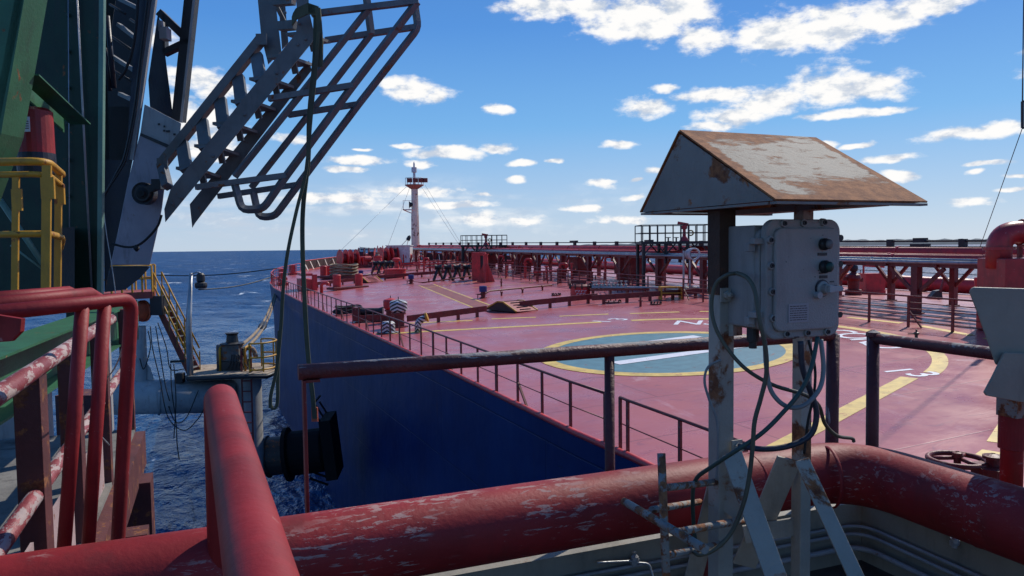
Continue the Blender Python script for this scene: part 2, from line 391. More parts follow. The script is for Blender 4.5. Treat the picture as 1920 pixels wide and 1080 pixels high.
# ================================================================= the tanker
PORT = [(-60,7.0),(5,7.0),(11.6,6.95),(13.6,6.8),(24.9,6.5),(36,6.05),(52,5.45),(69,4.95),(78,5.2),(86,6.1),(93,7.6),(100,9.9),(106,12.6),(112,16.0),(117,19.6),(121,23.2),(124,26.5),(125.3,28.5)]
def portx(y): return float(np.interp(y, [p[0] for p in PORT], [p[1] for p in PORT]))
STN = sorted(set([p[0] for p in PORT]+list(np.arange(64, 125, 2.0))))
def hullx(y, lev):                                # lev 0 deck .. 1 waterline
    yy = y
    fl = max(0, (y-70)/55)
    return portx(y)+ (XC-portx(y))*min(.97, lev*(.55*fl**1.3)) if y > 70 else portx(y)
ship = thing('tanker_ship', 'long red decked oil tanker with dark blue hull lying alongside the jetty', 'ship', (28, 30, 3))
def hull_mat():
    m = bpy.data.materials.new('blue_hull_paint'); m.use_nodes = True; t = m.node_tree; n = nodes(t); bs = t.nodes['Principled BSDF']
    tc = n('ShaderNodeTexCoord').outputs['Object']; s_ = n('ShaderNodeSeparateXYZ', i0=tc)
    yz = n('ShaderNodeCombineXYZ', i0=s_.outputs[1], i1=s_.outputs[2]).outputs[0]
    c = mixc(n, ss(n, noise(n, yz, .35, 6, .65), .3, .7), (.0008, .013, .075), (.0015, .024, .112))
    br = n('ShaderNodeTexBrick', i0=yz); br.inputs['Scale'].default_value = 1; br.inputs['Brick Width'].default_value = 7.5; br.inputs['Row Height'].default_value = 2.3; br.inputs['Mortar Size'].default_value = .03; br.inputs['Mortar Smooth'].default_value = .8
    c = mixc(n, math_(n, 'MULTIPLY', br.outputs['Fac'], .5), c, (.003, .012, .04))
    sc = noise(n, vmath(n, 'MULTIPLY', yz, (2.2, .16, 1)), 1.4, 7, .65); c = mixc(n, math_(n, 'MULTIPLY', ss(n, sc, .58, .74), .5), c, (.012, .035, .09))
    st_ = noise(n, vmath(n, 'MULTIPLY', yz, (1.6, .10, 1)), 1.9, 6, .7); c = mixc(n, math_(n, 'MULTIPLY', ss(n, st_, .64, .72), .6), c, (.045, .02, .014))
    gd = noise(n, vmath(n, 'MULTIPLY', yz, (.5, 2.2, 1)), 1.1, 8, .7, .8); c = mixc(n, math_(n, 'MULTIPLY', ss(n, gd, .62, .70), .55), c, (.002, .008, .025))
    t.links.new(c, bs.inputs['Base Color']); bs.inputs['Roughness'].default_value = .42; bs.inputs['Specular IOR Level'].default_value = .09
    h = math_(n, 'SUBTRACT', noise(n, yz, .5, 3, .5), math_(n, 'MULTIPLY', br.outputs['Fac'], .12))
    bn = n('ShaderNodeBump'); bn.inputs['Distance'].default_value = .12; bn.inputs['Strength'].default_value = .5
    t.links.new(h, bn.inputs['Height']); t.links.new(bn.outputs[0], bs.inputs['Normal']); return m
hullm = hull_mat()
mb = MB(); vs = []; LV = [0, .15, .4, .7, 1, 1.25]
for y in STN:
    zt = deckz(portx(y), y)+.0
    for l in LV: vs.append((hullx(y, l), y, zt+(2.0-zt)*l))
    for l in LV: 
        vs.append((2*XC-hullx(y, l), y, zt+(2.0-zt)*l))
K = len(LV)*2; fs = []
for i in range(len(STN)-1):
    for k in range(len(LV)-1):
        a = i*K+k; fs.append((a, a+1, a+K+1, a+K)); a += len(LV); fs.append((a, a+K, a+K+1, a+1))
mb.add(vs, fs, True); part(ship, 'hull', mb, hullm)
# deck sheet, cambered
def deck_mat():
    m = bpy.data.materials.new('red_deck_paint'); m.use_nodes = True; t = m.node_tree; n = nodes(t); bs = t.nodes['Principled BSDF']
    tc = n('ShaderNodeTexCoord').outputs['Object']
    a = noise(n, tc, .22, 5, .6); c = mixc(n, ss(n, a, .3, .7), (.37, .076, .076), (.45, .11, .108))
    b = noise(n, vmath(n, 'MULTIPLY', tc, (1.2,.55,1)), .9, 8, .68, .8); c = mixc(n, math_(n, 'MULTIPLY', ss(n, b, .56, .74), .5), c, (.56, .30, .33))
    g = noise(n, vmath(n, 'MULTIPLY', tc, (.5,1.5,1)), 2.6, 8, .7, 1.0); c = mixc(n, math_(n, 'MULTIPLY', ss(n, g, .57, .66), .6), c, (.24, .05, .07))  # dark squiggles put rippled reflections into the deck colour
    br = n('ShaderNodeTexBrick', i0=tc); br.inputs['Scale'].default_value = 1; br.inputs['Brick Width'].default_value = 9; br.inputs['Row Height'].default_value = 2.9
    br.inputs['Mortar Size'].default_value = .028; br.inputs['Mortar Smooth'].default_value = .6; br.offset = .35
    seam = br.outputs['Fac']; c = mixc(n, math_(n, 'MULTIPLY', seam, .6), c, (.15, .03, .03))
    pd = noise(n, tc, .33, 7, .62, .3); c = mixc(n, math_(n, 'MULTIPLY', ss(n, pd, .57, .63), .35), c, (.27, .05, .055))
    pt = noise(n, vmath(n, 'ADD', tc, (40, 7, 0)), .55, 8, .72, .6); c = mixc(n, math_(n, 'MULTIPLY', ss(n, pt, .62, .67), .45), c, (.58, .36, .35))
    rs = noise(n, tc, 3.1, 6, .7); c = mixc(n, math_(n, 'MULTIPLY', ss(n, rs, .70, .76), .6), c, (.16, .06, .03))
    t.links.new(c, bs.inputs['Base Color']); t.links.new(ss(n, noise(n, tc, .5, 6, .65), .3, .7, .23, .42), bs.inputs['Roughness'])
    h = math_(n, 'ADD', math_(n, 'MULTIPLY', noise(n, vmath(n, 'MULTIPLY', tc, (.5,1.2,1)), 1.3, 5, .6, .6), .35), math_(n, 'MULTIPLY', noise(n, tc, .28, 2, .5), 1.4))
    h = math_(n, 'SUBTRACT', h, math_(n, 'MULTIPLY', seam, .05))
    bn = n('ShaderNodeBump'); bn.inputs['Distance'].default_value = .06; bn.inputs['Strength'].default_value = .55
    t.links.new(h, bn.inputs['Height']); t.links.new(bn.outputs[0], bs.inputs['Normal']); return m
mb = MB(); vs = []
for y in STN: x = portx(y); vs += [(x, y, deckz(x, y)), (XC, y, deckz(XC, y)), (2*XC-x, y, deckz(x, y))]
mb.add(vs, [(i*3+k, i*3+k+1, i*3+k+4, i*3+k+3) for i in range(len(STN)-1) for k in (0, 1)], False)
deck = part(ship, 'deck', mb, deck_mat())
mb = MB(); mb.tube([(portx(y)+.03, y, deckz(portx(y), y)+.03) for y in STN], .07, 6); part(ship, 'gunwale', mb, shipred)

# ---- painted markings on the deck (sheets a few mm proud)
def ring(cx, cy, r0, r1, a0=0, a1=360, n_=96, lift=.006):
    mb = MB(); vs = []
    for i in range(n_+1):
        a = R(a0+(a1-a0)*i/n_)
        for r in (r0, r1):
            x, y = cx+r*math.sin(a), cy+r*math.cos(a); vs.append((x, y, deckz(x, y)+lift))
    return mb.add(vs, [(2*i, 2*i+1, 2*i+3, 2*i+2) for i in range(n_)])
def stripe(mb, a, b, w_, lift=.006):
    a = Vector((a[0], a[1], 0)); b = Vector((b[0], b[1], 0)); d = (b-a).normalized(); s_ = Vector((d.y, -d.x, 0))*w_/2
    return mb.add([(p.x, p.y, deckz(p.x, p.y)+lift) for p in (a-s_, b-s_, b+s_, a+s_)], [(0,1,2,3)])
CX, CY = 13.8, 21.0
part(deck, 'circle_marking', ring(CX, CY, .01, 3.86, lift=.006), green_m, 'teal green filled landing circle')
part(deck, 'ring_marking', ring(CX, CY, 3.80, 4.25, lift=.011), ylw, 'yellow ring round the teal circle')
mb = MB()
# the H: two long legs and a bar, seen from pixels on the deck
def dpt(px, py): p = D(px, py); return (p.x, p.y)
la = dpt(1153, 682); lb = dpt(1400, 648)
ua = dpt(1120, 655); ub = dpt(1300, 632)
stripe(mb, la, (la[0]+(lb[0]-la[0])*1.35, la[1]+(lb[1]-la[1])*1.35), .55, .016)
d_ = Vector((lb[0]-la[0], lb[1]-la[1])).normalized()
stripe(mb, (ub[0]-d_.x*4.6, ub[1]-d_.y*4.6), (ub[0]+.2*d_.x, ub[1]+.2*d_.y), .55, .016)
mid1 = ((la[0]+(lb[0]-la[0])*.75), la[1]+(lb[1]-la[1])*.75); mid2 = (ub[0]-d_.x*2.2, ub[1]-d_.y*2.2)
stripe(mb, mid1, mid2, .5, .020)
part(deck, 'letter_marking', mb, white_m, 'broad white letter H in the teal circle')
A13 = math.degrees(math.atan2(16.6-CX, 13.95-CY)); 
FA = math.degrees(math.atan2(15.9-CX, 28.75-CY))
RO = 7.95
angs = sorted([FA+7, A13-5])
mb = ring(CX, CY, RO-.2, RO+.2, FA+8, A13-4, 80); 
f0, f1 = D(700, 627), D(1127, 604); stripe(mb, (f0.x, f0.y), (f1.x, f1.y), .4)
n0, n1 = D(1705, 708), D(1465, 836); stripe(mb, (n0.x, n0.y), (n1.x+(n1.x-n0.x)*.35, n1.y+(n1.y-n0.y)*.35), .42)
part(deck, 'boundary_marking', mb, ylw, 'solid yellow landing boundary line')
for a, b in (((767,606),(886,601)),((922,598),(1005,595)),((1049,593),(1141,589)),((1181,588),(1274,585)),((1312,584),(1400,584)),((1590,595),(1690,606)),((1726,611),(1822,629)),((1850,634),(1930,655)),((1868,830),(1905,770)),((1840,860),(1860,846))):
    p, q = D(*a), D(*b); mb = MB(); stripe(mb, (p.x, p.y), (q.x, q.y), .3); part(deck, 'dash_marking', mb, ylw)
mb = MB()
w0 = D(700, 540); 
for a, b in (((785,535),(890,578)),((813,533),(918,572)),((885,540),(1000,530)),((700,530),(740,505)),((664,525),(705,508)),((795,540),(960,520))):
    p, q = D(*a), D(*b); mb = MB(); stripe(mb, (p.x, p.y), (q.x, q.y), .12); part(deck, 'walkway_line', mb, ylw)
mb = MB(); p, q = D(799, 534), D(904, 575); stripe(mb, (p.x, p.y), (q.x, q.y), .95, .004); part(deck, 'walkway_strip', mb, paint('worn_walkway_paint', (.26,.075,.06), .6, .2, bump=.4))

def letter_mesh(ch, size, xs=1.0, off=.018):
    cu = bpy.data.curves.new('font', 'FONT'); cu.body = ch; cu.size = size; cu.align_x = 'CENTER'; cu.offset = off; cu.resolution_u = 3
    o = bpy.data.objects.new('font', cu); COL.objects.link(o); dg = bpy.context.evaluated_depsgraph_get()
    me = bpy.data.meshes.new_from_object(o.evaluated_get(dg)); bpy.data.objects.remove(o)
    vs = [(v.co.x*xs, v.co.y) for v in me.vertices]; fs = [tuple(p.vertices) for p in me.polygons]
    bpy.data.meshes.remove(me); return vs, fs
def deck_letter(mb, ch, x, y, ang, size, xs=1.0):  # ang: direction of the letter's top, clockwise from +Y
    vs, fs = letter_mesh(ch, size, xs); a = R(ang); up = (math.sin(a), math.cos(a)); rt = (math.cos(a), -math.sin(a)); out = []
    for u, v in vs:
        X = x+rt[0]*u+up[0]*(v-size*.35); Y = y+rt[1]*u+up[1]*(v-size*.35); out.append((X, Y, deckz(X, Y)+.008))
    mb.add(out, fs)
pN = D(1291, 605); pD = D(1664, 648)
aN = math.degrees(math.atan2(pN.x-CX, pN.y-CY)); aD = math.degrees(math.atan2(pD.x-CX, pD.y-CY))
rN = math.hypot(pN.x-CX, pN.y-CY); rD = math.hypot(pD.x-CX, pD.y-CY)
txt = 'NS CONCORD'
for i, ch in enumerate(txt):
    if ch == ' ': continue
    t_ = i/(len(txt)-1); a = aN+(aD-aN)*t_; rr_ = rN+(rD-rN)*t_
    mb = MB(); deck_letter(mb, ch, CX+rr_*math.sin(R(a)), CY+rr_*math.cos(R(a)), a, 1.75, .95); part(deck, 'letter', mb, white_m, 'white painted letter '+ch)
mb = MB()
p13 = D(1705, 699); deck_letter(mb, '1', p13.x+.02, p13.y+.34, 100, 1.15); deck_letter(mb, '3', p13.x-.02+.14, p13.y-.34, 100, 1.15)
q13 = D(1150, 601); deck_letter(mb, '1', q13.x-.55, q13.y+.1, 330, 1.3); deck_letter(mb, '3', q13.x+.35, q13.y+.2, 330, 1.3)
part(deck, 'number_marking', mb, white_m, 'white number 13 beside the yellow line')

# ---- bulwark at the bow
mb = MB(); ys = [y for y in np.arange(103, 125.3, 1.2)]+[125.3]
pts = [(portx(y), y) for y in ys]; pts += [(2*XC-x, y) for x, y in reversed(pts[:-1])]
vs = []
for x, y in pts:
    z_ = deckz(x, y); vs += [(x, y, z_-.1), (x, y, z_+1.25)]
    dx, dy = XC-x, 70-y; l = math.hypot(dx, dy); vs += [(x+dx/l*.06, y+dy/l*.06, z_-.1), (x+dx/l*.06, y+dy/l*.06, z_+1.25)]
fs = []
for i in range(len(pts)-1):
    a = i*4; b = a+4; fs += [(a, b, b+1, a+1), (a+2, a+3, b+3, b+2), (a+1, b+1, b+3, a+3)]
mb.add(vs, fs); bul = part(ship, 'bulwark', mb, paint('dark_bulwark_paint', (.035,.012,.012), .7, .3))
for i, (x, y) in enumerate(pts):
    if i % 2 == 0:
        dx, dy = XC-x, 70-y; l = math.hypot(dx, dy); z_ = deckz(x, y)
        part(bul, 'stay', MB().bar((x+dx/l*.1, y+dy/l*.1, z_+1.1), (x+dx/l*1.0, y+dy/l*1.0, z_+.02), .10, .10), mastwhite)
mb = MB(); mb.tube([(x, y, deckz(x, y)+1.28) for x, y in pts], .07, 6); part(ship, 'bulwark_cap', mb, shipred)

# ================================================================= ship railings
def railing(name, label, pts, h, post_w, levels, m, brace_every=0, group=None, thick_every=0, side=(1,0,0), rail_r=.03, wire_r=.013):
    b = Vector(pts[0]); t = thing(name, label, 'railing', b, group)
    pts = [Vector(p) for p in pts]
    part(t, 'top_rail', MB().tube([p+Z*h for p in pts], rail_r, 6), m)
    for l in levels: part(t, 'wire', MB().tube([p+Z*h*l for p in pts], wire_r, 5), m)
    for i, p in enumerate(pts):
        wd = post_w*(1.7 if thick_every and i % thick_every == 0 else 1)
        d = (pts[min(i+1, len(pts)-1)]-pts[max(i-1, 0)]).normalized()
        mb = MB().bar(p, p+Z*h, wd, .04, up=d.cross(Z))
        q = part(t, 'post', mb, m)
        if brace_every and i % brace_every == brace_every-1:
            part(q, 'brace', MB().bar(p+Z*h*.55, p+d*-.55+Z*.02, .05, .05), m)
    return t
ys = list(np.arange(12.65, 66, 1.38))
railing('ship_railing', 'long dark red port railing along the tanker deck edge up to the bow', [(portx(y)+.12, y, deckz(portx(y), y)) for y in ys], 1.02, .075, (.5,), darkred, 4, thick_every=4)
ys = list(np.arange(2.2, 12.4, 1.62)); 
railing('ship_railing', 'short near length of port railing behind the gap by the control box', [(portx(y)+.12, y, deckz(portx(y), y)) for y in ys]+[(7.05, 12.2, deckz(7, 12.2))], 1.02, .07, (.52,), darkred)
ys = list(np.arange(66.6, 102, 1.45))
railing('ship_railing', 'red railing curving round the port side of the bow', [(portx(y)+.12, y, deckz(portx(y), y)) for y in ys], 1.05, .09, (.35,.68), shipred, rail_r=.045)
ys = list(np.arange(14.5, 84, 1.75))
railing('deck_railing', 'five bar dark railing beside the pipe rack across the landing area', [(23.4, y, deckz(23.4, y)) for y in ys], 1.12, .10, (.2,.4,.6,.8), darkred, 4, wire_r=.02, rail_r=.035)
ys = list(np.arange(12, 100, 3.0))
railing('ship_railing', 'thin railing on the far starboard edge against the glittering sea', [(2*XC-portx(y)-.2, y, deckz(portx(y), y)) for y in ys], 1.3, .05, (.5,), dark, 3)
railing('deck_railing', 'low dark railing across the deck ahead of the pipe rack', [(x, 70-.36*(x-23.4), deckz(x, 70)) for x in np.arange(14.5, 23, 1.4)], 1.05, .06, (.33,.66), darkred)
# ================================================================= deck gear on the tanker
def dz(p): return Vector((p[0], p[1], deckz(p[0], p[1])))

# ---- foremast with deck house
yb = 113.0; mbz = deckz(28.5, yb); mx0 = P(778, 400, dirw(778,400) and (28.5*FH.x+113*FH.y)); 
base = Vector((mx0.x, mx0.y, mbz)); MD = base.x*FH.x+base.y*FH.y
def mz(py): return P(778, py, MD).z
mast = thing('foremast', 'tall pale rust streaked foremast with lamp platform near the bow', 'mast', base)
part(mast, 'column', MB().lathe(base, [(.66, 0), (.63, mz(440)-mbz), (.60, mz(405)-mbz), (.52, mz(395)-mbz), (.50, mz(348)-mbz)], 16), mastwhite)
zp = mz(347)
part(mast, 'platform', MB().lathe((base.x, base.y, zp-.7), [(.42,0),(1.35,.6),(1.45,.62),(1.45,.74),(.01,.74)], 16), paint('rusty_platform', (.42,.2,.13), .6, rust=.3, rust_scale=1.5))
mb = MB()
for k in range(14):
    a = 2*math.pi*k/14; c_ = base+Vector((1.38*math.cos(a), 1.38*math.sin(a), 0)); mb.bar((c_.x, c_.y, zp), (c_.x, c_.y, zp+1.05), .05, .05)
mb.tube([(base.x+1.38*math.cos(2*math.pi*k/20), base.y+1.38*math.sin(2*math.pi*k/20), zp+1.05) for k in range(21)], .035, 5)
part(mast, 'platform_railing', mb, white)
for px in (768, 779, 790, 797):
    q = P(px, 338, MD-1.2); part(mast, 'lamp', MB().box(q, (.75, .6, .62), (RH, FH, Z)), paint('lamp_red', (.2,.03,.02)) if 'lamp_red' not in MATS else MATS['lamp_red'])
part(mast, 'light_column', MB().lathe((base.x, base.y, zp), [(.22,0),(.2,1.9),(.42,1.95),(.42,2.7),(.15,2.75),(.13,3.3),(.02,3.6)], 12), white)
q = P(768, 384, MD); mb = MB().box(q+Z*-.75, (2.0, 1.2, .12), (RH, FH, Z))
for s in (-.9, 0, .9): mb.bar(q+RH*s+FH*-.55+Z*-.7, q+RH*s+FH*-.55+Z*.6, .06, .06)
mb.bar(q+RH*-.95+FH*-.55+Z*.6, q+RH*.95+FH*-.55+Z*.6, .06, .06); mb.bar(q+RH*-.9+Z*-.8, base+Z*(mz(395)-mbz-.6), .15, .15)
part(mast, 'horn_platform', mb, mastwhite)
part(mast, 'horn', MB().lathe(q+FH*-.3, [(.5,0),(.42,.1),(.12,.7),(.1,1.0)], 12, axis=RH), dark)
mb = MB()
for k in range(34):
    z_ = mbz+1+k*.42
    if z_ < zp-1: mb.bar(base+RH*.15+FH*-.66+Z*(z_-mbz), base+RH*.6+FH*-.5+Z*(z_-mbz), .03, .03)
mb.bar(base+RH*.66+FH*-.45+Z*1, base+RH*.52+FH*-.35+Z*(zp-mbz-.6), .05, .05)
part(mast, 'ladder', mb, mastwhite)
for (a, b) in (((762, 350), (618, 490)), ((769, 350), (728, 460)), ((790, 350), (860, 458)), ((797, 347), (864, 456))):
    part(mast, 'stay_wire', MB().tube([P(*a, MD), P(*b, MD-4 if b[0] > 650 else 100)], .020, 5), galv)

hb = P(750, 497, 103); hb.z = deckz(hb.x, hb.y); hs = thing('deck_house', 'small white deck house with dark doorway at the foot of the foremast', 'deck house', hb)
ht = P(750, 461, 103).z-hb.z
mb = MB().box(hb+Z*ht/2, (3.2, 3.0, ht), (RH, FH, Z)).box(hb+Z*(ht+.04), (3.4, 3.2, .1), (RH, FH, Z)); part(hs, 'wall', mb, white)
mb = MB().box(hb+RH*-.55+FH*-1.53+Z*1.15, (1.1, .06, 2.1), (RH, FH, Z)); part(hs, 'doorway', mb, dark)
mb = MB()
for s in (-1.12, .02): mb.box(hb+RH*s+FH*-1.56+Z*1.2, (.1, .1, 2.3), (RH, FH, Z))
mb.box(hb+RH*-.55+FH*-1.56+Z*2.32, (1.24, .1, .1), (RH, FH, Z)); part(hs, 'door_frame', mb, shipred)
mb = MB().bar(hb+RH*.2+Z*ht, hb+RH*1.3+Z*(ht+1.1), .09, .09).bar(hb+RH*1.0+Z*ht, hb+RH*1.3+Z*(ht+1.1), .09, .09); part(hs, 'davit', mb, mastwhite)
part(hs, 'davit_head', MB().lathe(hb+RH*1.1+Z*(ht+.7), [(.05,0),(.3,.1),(.25,.6),(.08,.8)], 10, axis=(RH*.5+Z)), dark)

# ---- mooring winches
def winch(loc, rot, label, drums):
    t = thing('mooring_winch', label, 'winch', loc, 'mooring winches on the fore deck')
    ax = Vector((math.cos(rot), math.sin(rot), 0)); ay = Vector((-ax.y, ax.x, 0)); b = Vector(loc)
    L = .9+1.35*drums
    part(t, 'bed', MB().box(b+Z*.2, (L+1.2, 2.4, .4), (ax, ay, Z)), darkred)
    x = -L/2
    for d in range(drums):
        for s in (0, .8):
            part(t, 'drum_flange', MB().lathe(b+ax*(x+s)+Z*1.35, [(.02,-.06),(.4,-.06),(.42,-.05),(1.15,-.05),(1.2,0),(1.15,.05),(.3,.05),(.28,.1)], 28, axis=ax), shipred)
        part(t, 'drum', MB().lathe(b+ax*x+Z*1.35, [(.45,.05),(.62,.08),(.6,.4),(.63,.7),(.45,.75)], 18, axis=ax), darkred)
        part(t, 'bearing', MB().prism([b+ax*(x+1.2)+ay*-.7+Z*.4, b+ax*(x+1.2)+ay*.7+Z*.4, b+ax*(x+1.2)+ay*.25+Z*1.6, b+ax*(x+1.2)+ay*-.25+Z*1.6], ax*.14), shipred)
        x += 1.45
    part(t, 'gear_case', MB().box(b+ax*(x+.35)+Z*.95, (.7, 1.5, 1.2), (ax, ay, Z)), shipred, bevel=.1)
    part(t, 'motor', MB().lathe(b+ax*(x+.3)+ay*-.5+Z*1.2, [(.01,0),(.4,0),(.4,.9),(.3,1.0),(.01,1.0)], 16, axis=ax), shipred)
for p, r, l, d in (((662,503),20,'large red mooring winch with two drums just beyond the rope coil',2), ((697,497),-10,'tall double drum red mooring winch behind the nearest winch',2), ((738,498),15,'red mooring winch in front of the white deck house',2), ((722,490),0,'red mooring winch half hidden between its neighbours and the deck house',1)):
    q = D(*p); winch(dz(q), R(r+14)-YAW, l, d)
q = dz(D(708, 506)); t = thing('pedestal_roller', 'red tapering pedestal roller right of the big winches', 'roller pedestal', q)
part(t, 'pedestal', MB().lathe(q, [(.75,0),(.55,1.5),(.6,1.55),(.6,1.7),(.01,1.75)], 14), shipred); part(t, 'roller', MB().lathe(q+Z*1.75, [(.3,0),(.22,.2),(.3,.42),(.01,.45)], 12), rusty)

# ---- bollards, coil, bow fairleads
def bollard(loc, ax, label, h=1.02, r=.31, sep=1.9):
    t = thing('mooring_bollard', label, 'bollard', loc, 'mooring bollards on the deck'); b = Vector(loc); ay = Vector((-ax.y, ax.x, 0))
    part(t, 'base_plate', MB().box(b+Z*.1, (sep+1.4, .95, .2), (ax, ay, Z)), darkred, bevel=.04)
    for s in (-1, 1): part(t, 'post', MB().lathe(b+ax*s*sep/2+Z*.2, [(r,0),(r,h-.2),(r*1.02,h-.18),(r*1.02,h-.06),(r*.9,h),(.01,h+.01)], 22), shipred)
b0, b1 = dz(D(632, 544)), dz(D(673, 539)); ax = (b1-b0); sep = ax.length; ax.z = 0; ax.normalize()
bollard((b0+b1)/2-Z*.0, ax, 'nearest pair of thick red bollards on the port side of the deck', 1.0, .32, sep)
b0, b1 = dz(D(606, 521)), dz(D(618, 519)); ax = (b1-b0).normalized(); ax.z = 0
bollard((b0+b1)/2, ax, 'far pair of red bollards left of the rope coil', 1.05, .36, 1.3)
q = dz(D(645, 521)); t = thing('rope_coil', 'big brown coil of mooring rope behind the bollards', 'rope coil', q)
part(t, 'drip_tray', MB().box(q+Z*.12, (4.4, 2.6, .24), (RH, FH, Z)), darkred)
mb = MB(); 
for k in range(11):
    rr_ = 1.32+.1*math.sin(k*2.1); zz = .3+k*.105; mb.tube([(q.x+(rr_+.05*math.sin(5*a+k))*math.cos(a), q.y+rr_*math.sin(a), q.z+zz+.06*math.sin(3*a+k*2)) for a in np.linspace(0, 6.2832, 25)], .085, 6, caps=False)
part(t, 'coil', mb, rope_m)
part(t, 'reel', MB().lathe(q+Z*.2, [(1.2,0),(1.2,1.1),(.01,1.1)], 20), dark)
for (px, py, l) in ((530,522,'red roller fairlead at the left end of the bow rail'),(548,512,'red roller fairlead inside the bow rail beside the strap'),(520,505,'topmost red fairlead on the curve of the bow')):
    y_ = {530:74, 548:84, 520:94}[px]; q = dz((portx(y_)+1.0, y_, 0)); t = thing('roller_fairlead', l, 'fairlead', q, 'fairleads along the bow')
    part(t, 'base_plate', MB().box(q+Z*.12, (.9, 2.6, .24)), shipred)
    for s in (-.95, 0, .95): part(t, 'roller', MB().lathe(q+Vector((0, s, .24)), [(.3,0),(.2,.15),(.2,.6),(.32,.75),(.01,.8)], 14), shipred)
    part(t, 'frame', MB().box(q+Z*1.1, (.5, 2.7, .16)).box(q+Vector((0,-1.3,.65)), (.5,.14,.8)).box(q+Vector((0,1.3,.65)), (.5,.14,.8)), shipred)
q = dz(D(572, 543)); t = thing('mooring_chock_stand', 'red box shaped roller stand behind the bow railing', 'roller stand', q)
part(t, 'frame', MB().box(q+Vector((0,0,.45)), (1.0,3.2,.9)).box(q+Vector((0,0,1.3)), (.9,3.4,.2)), shipred); part(t, 'leg', MB().box(q+Vector((.6,-1.6,.65)), (.4,.3,1.3)), shipred)
q = dz(D(603, 549)); t = thing('gooseneck_vent', 'small red gooseneck pipe in front of the nearest bollards', 'vent pipe', q)
part(t, 'pipe', MB().tube(fillet([q, q+Z*.75, q+Z*.75+RH*.5, q+Z*.55+RH*.5], .22), .13, 10), shipred)

# ---- mushroom vents by the port rail
chev = bpy.data.materials.new('black_white_stripes'); chev.use_nodes = True; t_ = chev.node_tree; n = nodes(t_); bs = t_.nodes['Principled BSDF']
tc = n('ShaderNodeTexCoord').outputs['Object']; sp_ = n('ShaderNodeSeparateXYZ', i0=tc)
xr0 = math_(n, 'ADD', math_(n, 'MULTIPLY', sp_.outputs[0], RH.x), math_(n, 'MULTIPLY', sp_.outputs[1], RH.y)); yr0 = math_(n, 'ADD', math_(n, 'MULTIPLY', sp_.outputs[0], -FH.x), math_(n, 'MULTIPLY', sp_.outputs[1], -FH.y))
ang = math_(n, 'ARCTAN2', xr0, yr0); zig = math_(n, 'MULTIPLY', math_(n, 'ABSOLUTE', ang), .17)
st_ = math_(n, 'GREATER_THAN', math_(n, 'SINE', math_(n, 'MULTIPLY', math_(n, 'ADD', sp_.outputs[2], zig), 38)), 0)
t_.links.new(mixc(n, st_, (.02,.02,.025), (.55,.55,.57)), bs.inputs['Base Color']); bs.inputs['Roughness'].default_value = .5
def vent(loc, label, h, r, cap):
    t = thing('tank_vent', label, 'vent', loc, 'tank vents by the port rail'); b = Vector(loc)
    part(t, 'pipe', MB().lathe(b, [(r*1.25,0),(r*1.25,.05),(r*.75,.06),(r*.75,h*.45),(r*1.0,h*.46),(r*1.0,h*.52),(r*.8,h*.53)], 20), darkred)
    part(t, 'head', MB().lathe(b, [(r*.8,h*.52),(r*1.15,h*.6),(r*1.2,h*.88),(r*1.05,h*.94),(r*.3,h),(.01,h)], 24), cap)
    part(t, 'pin', MB().lathe(b+Z*h*.99, [(.02,0),(.02,.13),(.001,.14)], 8), dark)
vent(dz(D(733, 604)), 'dark red capped tank vent beside the striped one', 1.18, .30, shipred)
vent(dz(D(748, 613)), 'tank vent with a black and white chevron striped head', 1.28, .34, chev)
q = dz(D(728, 624)); t = thing('striped_drum', 'low black and white striped drum at the foot of the vents', 'drum', q)
part(t, 'body', MB().lathe(q, [(.45,0),(.45,.04),(.3,.06),(.3,.42),(.22,.5),(.01,.52)], 20), chev); part(t, 'flange', MB().lathe(q, [(.5,-.0),(.5,.03),(.46,.05)], 20), dark)
q = dz(D(784, 622)); t = thing('striped_elbow', 'short striped pipe elbow with yellow end standing on deck', 'pipe elbow', q)
part(t, 'elbow', MB().tube(fillet([q, q+Z*.45, q+Z*.62+RH*.35], .2), .15, 14), chev); part(t, 'end_ring', MB().lathe(q+Z*.62+RH*.35, [(.16,-.02),(.21,0),(.21,.08),(.02,.09)], 16, axis=(RH+Z*.35)), yellow)
q = dz(D(700, 602)); t = thing('winch_fitting', 'dark pile of mooring gear behind the port rail', 'deck gear', q)
part(t, 'frame', MB().box(q+Z*.18, (1.9, .8, .3), (RH, FH, Z)).box(q+RH*-.8+Z*.45, (.3,.7,.5), (RH, FH, Z)), darkred); part(t, 'roller', MB().lathe(q+RH*-.6+Z*.5, [(.01,0),(.22,0),(.16,.2),(.16,.9),(.22,1.1),(.01,1.1)], 14, axis=RH), dark)
q = dz(D(654, 588)); mb = MB()
for k in range(7): mb.tube([q+Vector(((.75+.12*math.sin(k))*math.cos(a), (.75+.1*math.cos(k*2))*math.sin(a), .08+k*.05+.04*math.sin(3*a+k))) for a in np.linspace(0, 6.28, 20)], .05, 5, caps=False)
single('hose_coil', 'dark coil of hose lying on deck just inside the rail', 'hose', mb, rubber, q)

